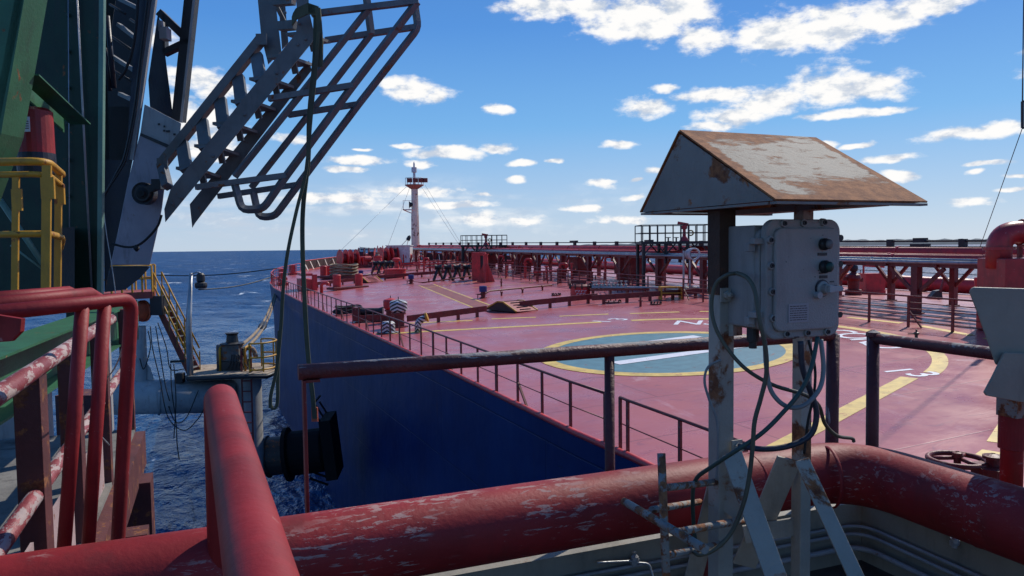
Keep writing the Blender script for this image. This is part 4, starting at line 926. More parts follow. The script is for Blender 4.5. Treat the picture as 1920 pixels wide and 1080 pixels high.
# ---- fender between pile and hull
f0 = P(492, 858, 33.5); f1 = P(640, 838, 33.8); ax = (f1-f0).normalized()
t = thing('hull_fender', 'heavy black cylindrical fender with steel frame pressed against the hull', 'fender', f0); L_ = (f1-f0).length
def fat(px): return (f1-f0).length*(px-492)/(640-492)
part(t, 'drum', MB().lathe(f0, [(.5,fat(470)),(.5,fat(497)),(.88,fat(499)),(.95,fat(502)),(.95,fat(505)),(.86,fat(506)),(.86,fat(532)),(.95,fat(533)),(.95,fat(537))], 24, axis=ax), paint('drum_grey', (.035,.032,.03), .6, rust=.35))
part(t, 'flange', MB().lathe(f0, [(.8,fat(537)),(1.22,fat(537)),(1.22,fat(544)),(.8,fat(544))], 24, axis=ax), fblack)
part(t, 'buffer', MB().lathe(f0, [(.95,fat(544)),(1.0,fat(548)),(1.0,fat(605)),(.9,fat(610))], 24, axis=ax), fblack)
pn = f0+ax*fat(622); ay = Z.cross(ax).normalized(); up = ax.cross(ay)
part(t, 'panel', MB().box(pn+up*.15, (.5, 2.0, 2.7), (ax, ay, up)), fblack)
mb = MB()
for s in (-.9, 0, .9):
    part(t, 'bracket', MB().bar(pn+ay*s+up*1.5-ax*.2, pn+ay*s+up*2.05+ax*-.45, .07, .07), fblack); part(t, 'bracket', MB().bar(pn+ay*s+up*-1.4-ax*.2, pn+ay*s+up*-1.0-ax*.95, .08, .08), fblack)
mb.bar(pn+ay*-1+up*2.3-ax*.4, pn+ay*1+up*2.3-ax*.4, .07, .07)
part(t, 'bracket', mb, fblack)

# ---- trestle pipe leg and upper landing
a = P(205, 745, 30.5); b = P(440, 742, 32.3); t = thing('jetty_tube', 'thick pale grey horizontal tube joining the dolphin to the trestle', 'tube', a)
part(t, 'tube', MB().tube([a, b], .72, 28), palegrey)
part(t, 'joint', MB().lathe(P(300, 744, 31.2), [(.74,-.04),(.77,-.04),(.77,.04),(.74,.04)], 28, axis=(b-a)), palegrey)
p = P(263, 722, 31); tp = P(263, 612, 31)
part(t, 'pillar', MB().lathe((p.x, p.y, p.z), [(.3,0),(.3,tp.z-p.z)], 22, smooth=True), palegrey)
part(t, 'gusset', MB().prism([P(276, 722, 31), P(291, 722, 31), P(281, 690, 31), P(276, 683, 31)], FH*.05), palegrey)
part(t, 'collar', MB().lathe((p.x, p.y, p.z+.0), [(.42,-.1),(.42,.06),(.3,.08)], 20), dark)
a = P(150, 592, 29); b = P(270, 583, 31.5); t = thing('orange_tube', 'orange tube end under the yellow railed landing', 'tube', a); part(t, 'tube', MB().tube([a, b], .43, 24), orange)
part(t, 'end_cap', MB().lathe(b, [(.44,-.1),(.46,-.1),(.46,.02),(.01,.03)], 24, axis=(b-a)), orange)
l0 = P(288, 546, 31.5)
t = thing('stair_landing', 'red brown landing with yellow railings above the orange tube', 'landing', l0)
fl = [P(190, 556, 30), P(286, 552, 31.2), P(292, 546, 33), P(200, 549, 33)]
part(t, 'floor', MB().prism([Vector((q.x, q.y, l0.z)) for q in fl], (0,0,-.28)), paint('landing_red', (.30,.05,.035), .6, rust=.3))
F0, F1 = Vector((fl[0].x, fl[0].y, l0.z)), Vector((fl[1].x, fl[1].y, l0.z)); B0, B1 = Vector((fl[3].x, fl[3].y, l0.z)), Vector((fl[2].x, fl[2].y, l0.z))
for A_, B_ in ((F0, F1), (B0, B1)):
    for h in (.55, 1.1): part(t, 'rail', MB().tube([A_+Z*h, B_+Z*h], .035, 6), yellow)
    for k in range(6): q = A_+(B_-A_)*k/5; part(t, 'post', MB().bar(q, q+Z*1.1, .09, .05, up=RH), yellow)
part(t, 'bracket', MB().box(F1+RH*.1+Z*-.6+FH*.3, (.5,.5,.8), (RH, FH, Z)), dark)
s0 = P(289, 560, 31.5); s1 = P(362, 712, 31.5)
t = thing('access_stair', 'rusty red stair with yellow handrails going down to the dolphin', 'stair', s1)
for off in (0, .75):
    o_ = FH*off; part(t, 'stringer', MB().bar(s0+o_, s1+o_, .05, .26), paint('stair_rust', (.2,.045,.03), .7, rust=.4) if 'stair_rust' not in MATS else MATS['stair_rust'])
    for h in (.55, 1.1): part(t, 'handrail', MB().tube([s0+o_+Z*h, s1+o_+Z*(h+.15)], .035, 6), yellow)
    for k in range(6): q = s0+(s1-s0)*k/5+o_; part(t, 'post', MB().bar(q, q+Z*1.12, .05, .05), yellow)
for k in range(13): q = s0+(s1-s0)*(k+.5)/13; part(t, 'tread', MB().box(q+FH*.37+Z*.08, (.26,.72,.04), (RH, FH, Z)), galv)
part(t, 'foot_bar', MB().bar(P(320, 678, 31.5), P(347, 677, 31.5), .1, .1), dark)
q = P(357, 711, 30.8); tp = P(358, 512, 30.8); t = thing('lamp_post', 'tall galvanised lamp post with a round floodlight on the dolphin', 'lamp post', q)
part(t, 'pole', MB().tube([q, q+Z*2.2, tp], [.13, .12, .07], 12), galv); part(t, 'arm', MB().tube([tp+Z*-.05, P(369, 510, 30.8), P(376, 512, 30.8)], .035, 6), galv)
lh = P(377, 540, 30.8); part(t, 'lamp_head', MB().lathe(lh, [(.22,0),(.25,.1),(.24,.2),(.14,.26),(.17,.3),(.16,.55),(.1,.62),(.01,.63)], 16), dark); part(t, 'lamp_glass', MB().lathe(lh, [(.01,-.03),(.2,-.03),(.21,0)], 16), palegrey)
q = P(338, 706, 31.2); t = thing('junction_box', 'dark junction box with cables at the edge of the dolphin', 'junction box', q); part(t, 'box', MB().box(q+Z*-.05, (.32,.3,.42), (RH, FH, Z)), dark, bevel=.03)
cables = [[(282,612),(286,660),(300,720),(315,790),(345,815),(370,795),(385,770)],[(292,612),(300,670),(310,730),(318,760)],[(296,605),(312,660),(320,700),(345,700)],[(320,690),(322,740),(330,800),(332,840),(336,870)],[(326,690),(330,760),(326,830)],[(262,680),(270,700),(282,660),(278,620)],[(372,740),(350,790),(330,800),(316,770)]]
for k, c in enumerate(cables):
    pts = smooth_path([P(x, y-8 if y > 640 else y, 30.4+.05*k) for x, y in c])
    single('hanging_cable', ['thick looped black cable under the stair','short black cable hanging from the landing','black cable bending to the stair foot','long black cable dangling towards the water','straight black cable dangling beside the long one','thin black cable against the pale pillar','black cable drooping from the junction box'][k], 'cable', MB().tube(pts, .022, 5), rubber, pts[0], 'loose cables hanging under the landing')

# ---- left walkway, fence with peeling handrails
mb = MB().box((-3.8, 3.0, 14.82), (6.2, 9.0, .16)); struct('walkway_floor', mb, concrete)
mb = MB().box((-4.6, 7.72, 14.98), (6.4, .24, .55)); single('edge_beam', 'grey steel kerb beam closing the far end of the left walkway', 'beam', mb, palegrey, (-4.6, 7.7, 14.7))
fx = -.72
t = thing('side_fence', 'fence with two peeling pink handrails along the left walkway', 'fence', (fx, 2.5, 14.9))
def ry(z_): return z_
part(t, 'handrail', MB().tube([(fx, 1.0, 16.0), (fx, 6.3, 16.0)], .036, 14), redpeel); part(t, 'handrail', MB().tube([(fx, 1.0, 15.46), (fx-.05, 8.3, 15.46)], .034, 14), redpeel)
for y, w_ in ((3.75, .15), (4.7, .13), (5.85, .11), (7.5, .10)): part(t, 'post', MB().box((fx-.03, y, 15.43), (.10, w_, 1.12)), postbrown, bevel=.004)
for (y0, y1) in ((2.2, 3.6), (3.9, 4.55), (4.85, 5.7)): part(t, 'kick_panel', MB().box((fx-.02, (y0+y1)/2, 15.08), (.012, y1-y0, .42)), offwhite)
part(t, 'grey_strip', MB().box((fx-.1, 6.8, 15.5), (.05, .12, .9)), palegrey)
single('side_beam', 'long rusty brown steel channel hanging below the peeling fence', 'beam', MB().box((fx+.02, 5.2, 14.72), (.16, 4.6, .3)).box((fx+.06, 6.9, 14.2), (.25,.3,.8)).box((fx+.1,5.6,14.35),(.3,.2,.5)), postbrown, (fx, 5.2, 14.7))
# small red ladder below fence
t = thing('hanging_ladder', 'small red ladder frame hanging low beside the walkway', 'ladder', P(190, 920, 7.2)); a, b = P(176, 905, 7.2), P(193, 902, 7.4)
mb = MB().bar(a, a+Z*-.75, .03, .03).bar(b, b+Z*-.8, .03, .03)
for k in range(6): mb.bar(a+Z*-.12*k, b+Z*-.12*k, .025, .025)
part(t, 'frame', mb, shipred)
# ---- gate of red tube
g0 = P(-60, 592, 2.3); g1 = P(247, 560, 2.95)
t = thing('tube_gate', 'red tubular gate leaf with three uprights swung open on the left', 'gate', g1)
zt = g1.z; bot = P(220, 1035, 2.95)
part(t, 'frame', MB().tube(fillet([g0, g1, bot, bot+Z*-.12], .06, 8), .0265, 16), redglove)
for px, pb, k in ((185, 158, .80), (138, 112, .64)):
    a = P(px, 572 if px > 150 else 575, 2.95-.17*(1-k)*5); 
    top_ = g0+(g1-g0)*((px+60)/(307)); dpt_ = top_.x*FH.x+top_.y*FH.y
    bb = P(pb, 1055, dpt_); part(t, 'upright', MB().tube([top_, bb+Z*-.1], .0245, 14), redglove)
part(t, 'bracket', MB().prism([P(-10, 590, 2.35), P(40, 598, 2.35), P(38, 622, 2.35), P(20, 640, 2.35), P(-10, 642, 2.35)], FH*.02), redglove)
a, b = P(-20, 562, 2.9), P(128, 549, 3.4); single('top_rail', 'upper of the two extra red rails behind the gate top', 'rail', MB().tube([a, b, b+FH*.12+Z*-.05], .031, 14), redglove, a, 'red rails behind the gate')
a, b = P(-20, 572, 2.8), P(168, 551, 3.5); single('top_rail', 'lower of the two extra red rails behind the gate top', 'rail', MB().tube([a, b, b+FH*.12+Z*-.05], .031, 14), redglove, a, 'red rails behind the gate')
single('thin_cable', 'thin grey cable looped along the peeling fence', 'cable', MB().tube(smooth_path([P(233, 568, 3.05), P(232, 640, 3.2), P(215, 690, 4.0), P(185, 735, 4.5), P(180, 800, 4.5), P(205, 835, 4.6)]), .004, 5), galv, P(215, 690, 4))
# ---- green I beam
a = Vector((-.86, 8.3, P(219, 597, 7.6).z)); b = Vector((-1.22, 2.2, a.z+.02)); d = (a-b).normalized(); sd = d.cross(Z).normalized()
t = thing('green_beam', 'light green steel beam running along the left walkway with pale end plate', 'beam', a)
mb = MB().bar(b, a, .012, .30).bar(b+Z*.155, a+Z*.155, .26, .014).bar(b+Z*-.155, a+Z*-.155, .26, .014); part(t, 'section', mb, lgreen)
part(t, 'end_plate', MB().box(a+d*.012+sd*.0, (.30, .02, .40), (sd, d, Z)), palegreen)

# ================================================================= gangway tower
TD = 8.2
def rdir(pts):                                     # horizontal direction from the camera's side to the middle of an outline
    d = dirw(sum(p[0] for p in pts)/len(pts), 540); d.z = 0; return d.normalized()
def prism_px(pts, d, th): return MB().prism([P(x, y, d) for x, y in pts], rdir(pts)*th)
b = P(158, 560, TD); b.z = SEA-1
tw = thing('gangway_tower', 'dark green steel gangway tower rising beside the jetty', 'tower', b)
part(tw, 'column', prism_px([(122,-260),(197,-260),(190,620),(124,620)], TD, .5), tgreen)
mb = MB().bar(P(194, -260, TD-.02), P(188, 575, TD-.02), .05, .05); part(tw, 'flange_edge', mb, palegreen)
q = P(160, 800, TD+.3); q.z = 8.9; part(tw, 'pile', MB().box(q, (.42,.4,12), (RH, FH, Z)), postbrown)
part(tw, 'back_plate', prism_px([(-120,-260),(124,-260),(124,585),(-120,585)], TD+1.6, .1), tgreen)
part(tw, 'brace', prism_px([(-70,400),(-20,330),(55,-60),(38,-60),(-10,200)], 6.6, .02).prism([P(8,-40,6.6), P(52,-40,6.6), P(2,250,6.6), P(-60,420,6.6), P(-90,420,6.6)], FH*.3), lgreen)
mb = MB(); A_, B_ = P(18, 128, 6.9), P(122, 222, 7.9); dd_ = (B_-A_).normalized(); u_ = dd_.cross(FH).normalized()
if u_.z < 0: u_ = -u_
mb.bar(A_, B_, .012, .32, up=Z).bar(A_+u_*.17, B_+u_*.17, .2, .014).bar(A_-u_*.17, B_-u_*.17, .2, .014); part(tw, 'cross_beam', mb, lgreen)
part(tw, 'base_beam', prism_px([(-60,556),(195,552),(195,580),(-60,590)], TD-.1, .3), tgreen)
mb = MB()
for k, (a_, b_) in enumerate((((134,-200),(172,560)),((136,-200),(174,560)),((128,0),(131,540)))): mb.tube([P(*a_, TD-.04), P(*b_, TD-.04)], .006, 5)
part(tw, 'cable_run', mb, galv)
part(tw, 'tie_rod', MB().tube([P(0, 375, 7.6), P(105, 530, 8)], .03, 6).tube([P(20,460,7.7),P(100,520,8)], .012, 5), palegreen)
part(tw, 'foot_block', prism_px([(95,430),(140,425),(140,560),(95,560)], TD-.3, .3), dark)
# extinguisher cover
q = P(68, 300, 7.3); qt = P(62, 203, 7.3); t = thing('extinguisher_cover', 'red fire extinguisher cover with white label hung on the green tower', 'fire extinguisher', q); ax = (qt-q).normalized(); L_ = (qt-q).length
part(t, 'body', MB().lathe(q, [(.165,0),(.165,L_*.93),(.13,L_*.99),(.01,L_)], 24, axis=ax, smooth=False), paint('cover_red', (.30,.012,.016), .5, .2, grime=.4)); part(t, 'boot', MB().lathe(q, [(.16,-.14),(.17,0),(.168,.06)], 24, axis=ax), navy)
lb = P(47, 233, 7.1); part(t, 'sticker', MB().box(P(46, 233, 7.135), (.10,.006,.14), (RH, FH, Z)), white_m)
mb = MB()
for k in range(5): mb.box(P(46, 233, 7.13)+Z*(.05-.022*k), (.075 if k else .05,.004,.007), (RH, FH, Z))
part(t, 'print', mb, dark)
# yellow cage
t = thing('yellow_guard_rail', 'yellow curved guard rail with wide flat uprights at the tower foot', 'railing', P(60, 545, 6.6))
for y0, r_ in ((303, .034), (327, .026), (439, .03)):
    pts = fillet([P(-60, y0+2, 6.3), P(88, y0-1, 6.3), P(117, y0+24 if y0 < 310 else y0+ (6 if y0 > 400 else 22), 6.9), P(113, y0+26, 7.6)], .18, 6); part(t, 'rail', MB().tube(pts, r_, 10), yellow)
for px, y0, w_, dd_ in ((30, 332, .055, 6.3), (88, 310, .075, 6.32), (110, 325, .06, 6.8)):
    a, b_ = P(px, y0, dd_), P(px-2, 545, dd_); part(t, 'post', MB().bar(a, b_, w_, .02, up=FH).bar(a+Z*-.28, a+Z*-.1, w_*1.5, .022, up=FH), yellow)

# ---- boom of the gangway (dark, with steps and pale foot box)
BD = 10.6
t = thing('gangway_boom', 'dark gangway boom with pale foot box and steel steps above the sea', 'gangway', P(240, 500, BD))
part(t, 'side_plate', prism_px([(276,-260),(312,-260),(286,20),(262,195),(247,300),(236,302)], BD-.5, .06), navy)
part(t, 'edge_strip', MB().bar(P(312,-260,BD-.55), P(290,0,BD-.55), .05,.05).bar(P(290,0,BD-.55), P(248,300,BD-.55), .05,.05), palegrey)
part(t, 'back_plate', prism_px([(196,-260),(232,-260),(217,0),(200,110),(205,300),(195,420)], BD+.2, .06), dark)
part(t, 'belly', prism_px([(194,300),(249,300),(222,430),(207,500),(196,548)], BD-.3, 1.0), navy)
part(t, 'rear_screen', prism_px([(150,-300),(330,-300),(270,150),(262,240),(160,330)], BD+1.8, .05), dark)
part(t, 'rear_screen', prism_px([(200,200),(250,200),(247,310),(198,310)], BD+1.0, .05), dark)
for (a_, b_, w_) in (((222,-3),(258,15),.09),((222,46),(266,80),.09),((208,104),(258,136),.10),((225,176),(248,187),.09),((238,-60),(272,-38),.09)):
    part(t, 'step', MB().bar(P(*a_, BD+.05), P(*b_, BD-.15), .06, .05), grey)
for (a_, b_) in (((206,8),(235,26)),((244,36),(270,53)),((206,66),(262,104)),((212,132),(250,154))):
    part(t, 'rung', MB().tube([P(*a_, BD+.1), P(*b_, BD-.15)], .018, 6), dark)
part(t, 'tube_post', MB().tube([P(201,30,BD), P(214,165,BD)], .035, 8).tube([P(196,90,BD), P(206,170,BD)], .03, 8), navy)
part(t, 'hose', MB().tube(smooth_path([P(262,-80,BD-.6), P(254,60,BD-.6), P(238,125,BD-.6), P(222,150,BD-.6)]), .018, 6), rubber)
part(t, 'cable', MB().tube(smooth_path([P(285,-40,BD-.62), P(268,100,BD-.62), P(256,200,BD-.62), P(238,290,BD-.62), P(225,320,BD-.62), P(195,365,BD-.62)]), .014, 6).tube(smooth_path([P(281,-40,BD-.62), P(264,100,BD-.62), P(252,200,BD-.62), P(234,290,BD-.62), P(218,325,BD-.62), P(193,372,BD-.62)]), .014, 6), dark)
part(t, 'upper_panel', prism_px([(271,195),(340,231),(336,262),(320,275),(263,250)], BD-.55, .9), palegrey, bevel=.01)
part(t, 'seam', prism_px([(263,249),(320,273),(318,279),(262,254)], BD-.57, .9), dark)
part(t, 'foot_box', prism_px([(262,253),(318,278),(304,390),(296,430),(281,497),(207,497),(222,430),(240,340)], BD-.56, .95), lavender, bevel=.01)
part(t, 'lower_hull', prism_px([(207,501),(281,501),(262,522),(235,543),(196,548)], BD-.5, .9), navy)
mb = MB()
for px, py, w_ in ((298,233,.03),(308,237,.02),(315,246,.05),(327,252,.03),(308,245,.03)): mb.box(P(px, py, BD-.565), (w_,.004,.025), (RH, FH, Z))
part(t, 'stencil', mb, dark)
for a_, b_, w_ in (((372,-120),(335,228),.16), ((300,24),(358,80),.10), ((308,100),(356,77),.08), ((310,30),(311,100),.03)): 
    part(t, 'truss_bar', MB().bar(P(*a_, BD), P(*b_, BD), w_, .12, up=FH), dark)
part(t, 'truss_edge', MB().bar(P(377,-120,BD-.05), P(340,230,BD-.05), .035, .03, up=FH), palegrey)
part(t, 'truss_plate', prism_px([(296,25),(303,50),(325,222),(310,216),(281,198),(278,150)], BD+.05, .1), navy)
part(t, 'motor_box', MB().box(P(310, 64, BD-.2), (.1,.15,.16), (RH, FH, Z)).box(P(303,50,BD-.2),(.05,.1,.14),(RH,FH,Z)), palegrey)
wc = P(271, 363, BD-.75); w_ = part(t, 'roller', MB().lathe(wc, [(.01,-.07),(.10,-.07),(.12,-.04),(.145,-.05),(.145,.07),(.01,.07)], 28, axis=FH), dark)
part(w_, 'hub', MB().lathe(wc+FH*-.08, [(.01,-.02),(.045,-.02),(.05,.0),(.08,.01)], 16, axis=FH), rubber)
part(t, 'roller_arm', MB().bar(P(280,356,BD-.8), P(303,345,BD-.8), .09,.09,up=FH).box(P(297,346,BD-.8), (.12,.14,.13), (RH,FH,Z)), dark)
pts = smooth_path([P(303,403,BD-.85), P(295,425,BD-.85), P(275,448,BD-.85), P(256,461,BD-.85), P(235,463,BD-.85), P(210,457,BD-.85)]); 
single('slack_rope', 'slack dark rope with a knot hanging across the pale foot box', 'rope', MB().tube(pts, .016, 6).lathe(P(256,466,BD-.85), [(.01,-.04),(.04,0),(.02,.05)], 8), rubber, pts[0])
single('thin_cable', 'thin cable hanging down the dark belly of the gangway boom', 'cable', MB().tube(smooth_path([P(193,380,BD-1), P(200,440,BD-1), P(210,500,BD-1), P(218,560,BD-1)]), .006, 5), galv, P(200,440,BD-1))

# ---- the hanging steel stair
t = hst = thing('hanging_stair', 'blue grey steel stair with bent handrails hanging from the gangway boom', 'stair', P(450, 250, 9))
def C3(x, y): return (280+x/2.512, y/2.512)
def P3(x, y, d): return P(*C3(x, y), d)
N_, F_ = 8.9, 9.55
def plate3(pts, d, th=.05): return MB().prism([P3(x, y, d) for x, y in pts], rdir([C3(*p) for p in pts])*th)
part(t, 'stringer', plate3([(690,158),(780,172),(765,200),(75,1045),(70,985),(100,890)], N_, .05), stairm)
part(t, 'stringer', plate3([(752,285),(765,330),(215,1050),(202,1072),(190,962),(640,410)], F_, .05), stairm)
part(t, 'upper_side', plate3([(660,-330),(740,-330),(752,50),(780,172),(690,158),(700,90)], N_+.02, .05), stairm)
part(t, 'upper_side', plate3([(480,-330),(570,-330),(600,60),(622,240),(560,300),(527,170)], F_-.3, .05), stairm)
part(t, 'upper_side', plate3([(600,-100),(630,-100),(655,200),(625,230)], F_+.1, .05), stairm)
part(t, 'side_chord', MB().bar(P3(62,770,F_-.35), P3(528,185,F_-.35), .10, .13, up=FH), stairm)
part(t, 'side_chord', MB().bar(P3(60,775,F_-.35), P3(85,880,N_+.1), .09, .11, up=FH), stairm)
for a_, b_ in (((155,675),(175,800)),((248,570),(265,700)),((335,470),(350,600)),((420,365),(435,490)),((505,260),(525,380))):
    part(t, 'strut', MB().bar(P3(*a_, F_-.35), P3(*b_, N_+.06), .14, .06, up=FH), stairm)
for k in range(7):
    x, y = 148+k*86, 790-k*105.5; dx = 78
    a_ = P3(x+20, y, N_+.05); b_ = P3(x+150, y+45, F_)
    part(t, 'tread', MB().bar(a_, b_, .24, .035), stairm)
    part(t, 'tread_bracket', MB().bar(P3(x+92, y-5, N_+.3), P3(x+112, y+85, N_+.35), .07, .05, up=FH), stairm)
for a_, b_, w_ in ((P3(615,125,N_+.2), P3(690,118,N_+.1), .1), (P3(590,10,N_+.2), P3(680,3,N_+.1), .09), (P3(600,30,F_), P3(640,110,F_), .05)): part(t, 'cross_bar', MB().bar(a_, b_, w_, w_), stairm)
def rail3(pts, d, r=.028, fr=.08): part(t, 'handrail', MB().tube(fillet([P3(x, y, d) for x, y in pts], fr, 3), r*1.2, 4, smooth=False), stairm)
rail3([(1262,8),(960,402),(645,828),(535,985),(435,988),(402,865)], N_-.05, .04)
rail3([(1250,20),(1266,132),(985,492),(703,868),(590,1020),(515,1022),(490,905)], F_, .04)
rail3([(1030,45),(735,418),(402,832)], N_-.05, .036); rail3([(1045,160),(790,490),(480,885)], F_, .036)
for a_, b_, d_ in (((765,66),(1268,6),N_-.06),((562,465),(962,402),N_-.06),((220,882),(648,826),N_-.06),((830,190),(1266,126),F_+.01),((655,542),(988,490),F_+.01),((325,925),(705,868),F_+.01)):
    part(t, 'handrail_post', MB().bar(P3(*a_, d_), P3(*b_, d_), .065, .075, up=FH), stairm)
rail3([(1010,-120),(1030,45),(1045,160)], N_+.3, .04)
# straps
def strap(pts, d, w_, label, nm='webbing_strap', hook=None):
    P_ = [P(x, y, d+i*.01) for i, (x, y) in enumerate(pts)]; t = thing(nm, label, 'strap', P_[0], 'green webbing straps hanging from the stair')
    part(t, 'webbing', MB().ribbon(smooth_path(P_, 4), w_, RH, .006), olive)
    if hook: part(t, 'end_tag', MB().box(P(*hook, d+.1), (.075,.02,.17), (RH, FH, Z)), orange)
strap([(592,30),(590,110),(580,215),(578,300),(569,380),(567,450),(571,560),(577,660),(586,740),(590,785)], 8.7, .052, 'olive webbing strap hanging straight down to an orange tag', hook=(590, 777))
strap([(597,60),(592,130),(583,220),(574,320),(556,395),(540,470),(531,540),(527,610),(519,690),(508,740),(507,765)], 8.62, .04, 'darker olive strap hanging in a long slack loop to the left')
strap([(508,760),(513,768),(520,755),(521,700),(524,620)], 8.9, .04, 'end of a strap looped up again in front of the water')
q = P(580, 24, 8.75); t = thing('strap_wrap', 'dark green strap wound round the upper end of the stair', 'strap', q)
mb = MB()
for k in range(3):
    mb.ribbon([P(548+k, 40-k*3, 8.7), P(556, 28-k*2, 8.68), P(578, 18-k*2, 8.66), P(596, 22-k, 8.66), P(600, 40, 8.7)], .10, Z, .01)
mb.ribbon([P(596,15,8.66), P(601,80,8.66), P(600,125,8.68)], .06, RH, .015); part(t, 'webbing', mb, olive)

mb_ = [(P(128+ (k % 2)*58, -40+k*34, TD-.012)) for k in range(18)]
for q in mb_: part(tw, 'bolt', MB().lathe(q, [(.022,0),(.022,.014),(.012,.018),(.001,.018)], 6, axis=-FH), tgreen)

for x, y in ((110,960),(150,930),(300,735),(450,540),(600,345),(700,210),(735,185),(640,60),(715,40),(705,110)):
    part(hst, 'bolt', MB().lathe(P3(x, y, N_-.002), [(.020,0),(.020,.012),(.010,.02),(.001,.02)], 6, axis=-FH), stairm)
for x, y in ((62,770),(528,185)): part(hst, 'end_plate', MB().box(P3(x, y, F_-.42), (.13,.02,.13), (RH, FH, Z)), stairm)
# ================================================================= near platform
FZ = 14.9
struct('platform_floor', MB().box((1.2, .6, FZ-.05), (3.9, 4.5, .1)), dirtyfloor)
jp = thing('unseen_jetty', 'unseen steel jetty structure added to carry the near platform and shade the hull', 'jetty', (0, -6, SEA))  # added out of view below and behind the camera, darkens the hull
part(jp, 'deck_slab', MB().box((-.8, -8, 14.55), (8.6, 21.2, .4)), concrete)
for x in (-4.2, 2.4):
    for y in (1.2, -8, -16): part(jp, 'pile', MB().lathe((x, y, SEA-3), [(.55,0),(.55,14.4-SEA+3)], 20, smooth=True), palegrey)
part(jp, 'fascia', MB().box((-.8, 2.4, 13.4), (8.4, .3, 1.9)), postbrown); part(jp, 'fascia', MB().box((3.35, -8, 13.4), (.3, 20.5, 1.9)), postbrown)
cm = thing('floor_coaming', 'grey steel coaming plate round the corner of the near platform', 'coaming', (3.0, 2.78, FZ))
part(cm, 'plate', MB().box((1.52, 2.79, FZ+.15), (2.98, .012, .30)).box((3.005, .4, FZ+.15), (.012, 4.77, .30)).box((1.52, 2.80, FZ+.302), (3.0, .05, .008)).box((3.015, .4, FZ+.302), (.05, 4.78, .008)), canvas_g)
mb = MB()
for k, (z_, r_) in enumerate(((.20, .008), (.165, .009), (.10, .014))):
    o = .02+.01*k
    mb.tube(fillet([(.2, 2.78-o, FZ+z_-.01), (1.4, 2.78-o, FZ+z_+.012), (2.985-o, 2.78-o, FZ+z_), (2.985-o, 1.2, FZ+z_-.03), (2.985-o, -1.5, FZ+z_)], .12, 6), r_, 8)
single('coaming_cable', 'grey cables clipped along the inside of the corner coaming', 'cable', mb, grey, (2.9, 2.7, FZ+.1))
for px, py, l in ((1190,1052,'galvanised cable clamp on the coaming left of the rusty frame'), (1790,1018,'cable clip on the coaming near the right edge')):
    q = ony(px, py, 2.75) if px < 1600 else onx(px, py, 2.96); single('cable_clamp', l, 'clamp', MB().lathe(q+Z*-.02, [(.012,0),(.012,.02),(.018,.022),(.018,.04),(.008,.05),(.01,.06)], 10).bar(q+Vector((-.02,0,0)), q+Vector((.02,0,0)), .02, .02), galv, q, 'clips on the coaming cables')
pts = [ony(1195,1055,2.74), ony(1215,1058,2.73), ony(1222,1072,2.72), ony(1228,1100,2.7)]
single('tie_wire', 'short kinked grey wire hanging from the coaming clamp', 'wire', MB().tube(smooth_path([ony(1120,1055,2.75), ony(1190,1052,2.745)]+pts), .005, 6), galv, pts[0])

# front handrail (weathered) and the corner one
xa = ony(569, 700, 3.0).x; xb = ony(1562, 632, 3.0).x; RZ = G(1143, 657, 16.0).z
zr = ony(1143, 657, 3.0).z
t = thing('front_handrail', 'weathered brown handrail with peeling paint across the near platform edge', 'handrail', (xa, 3.0, FZ))
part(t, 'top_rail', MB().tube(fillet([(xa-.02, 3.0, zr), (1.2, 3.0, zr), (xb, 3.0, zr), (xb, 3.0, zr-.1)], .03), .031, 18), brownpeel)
part(t, 'post', MB().box((xa, 3.0, (zr+FZ-.4)/2), (.012, .06, zr-FZ+.34)), darkred, bevel=.002)
part(t, 'post', MB().box((xa+.03, 3.0, zr-.035), (.06, .05, .01)), darkred)
x1 = ony(1143, 760, 3.0).x; part(t, 'post', MB().tube([(x1, 3.0, zr), (x1, 3.0, FZ-.4)], .0235, 14), postpeel)
part(t, 'post', MB().tube([(xb, 3.0, zr), (xb, 3.0, FZ-.1)], .033, 16), postpeel)
xc_ = ony(1637, 632, 2.95).x
t = thing('corner_handrail', 'weathered brown handrail turning back along the right side of the platform', 'handrail', (xc_, 2.95, FZ))
zr2 = ony(1637, 634, 2.95).z
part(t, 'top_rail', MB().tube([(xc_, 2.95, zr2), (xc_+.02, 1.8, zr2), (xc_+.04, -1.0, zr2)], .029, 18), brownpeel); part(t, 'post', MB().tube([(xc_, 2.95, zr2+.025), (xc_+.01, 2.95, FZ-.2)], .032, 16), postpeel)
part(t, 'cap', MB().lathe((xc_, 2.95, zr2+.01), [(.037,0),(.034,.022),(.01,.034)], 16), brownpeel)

# the big red pipe
py_, pz, pr = 2.69, 15.42, .14
br = [G(1700, 908, pz), G(1800, 945, pz), G(1880, 992, pz)]; xr = br[1].x
path = [(-4, py_, pz), (-1, py_, pz), (0.5, py_, pz), (1.5, py_, pz), (2.0, py_, pz)]+fillet([(2.2, py_, pz), (xr, py_, pz), (xr, py_-.85, pz)], .62, 12)[0:]+[(xr, .8, pz), (xr, -2, pz)]
t = thing('deck_pipe', 'thick scuffed red pipe bending round the corner of the near platform', 'pipe', (0, py_, pz))
part(t, 'pipe', MB().tube(path, pr, 40), redworn)
for p_, a_ in (((2.22, py_, pz), (1,0,0)), ((2.62, py_-.065, pz), (.9,-.35,0)), ((xr, py_-.68, pz), (0,1,0))): part(t, 'weld', MB().lathe(p_, [(pr-.002,-.009),(pr+.0022,-.004),(pr+.0022,.004),(pr-.002,.009)], 40, axis=a_, smooth=True), redworn)
for x_ in (.6, 2.0): part(t, 'support', MB().box((x_, 2.72, FZ+.19), (.10, .10, .38)), darkred)
sb = G(1895, 905, pz); sb = Vector((xr+.005, sb.y+.0, pz)); sd_ = sb.x*FH.x+sb.y*FH.y
q0 = P(1896, 905, sd_)
zt_ = P(1896, 752, sd_).z; zc = P(1896, 842, sd_).z
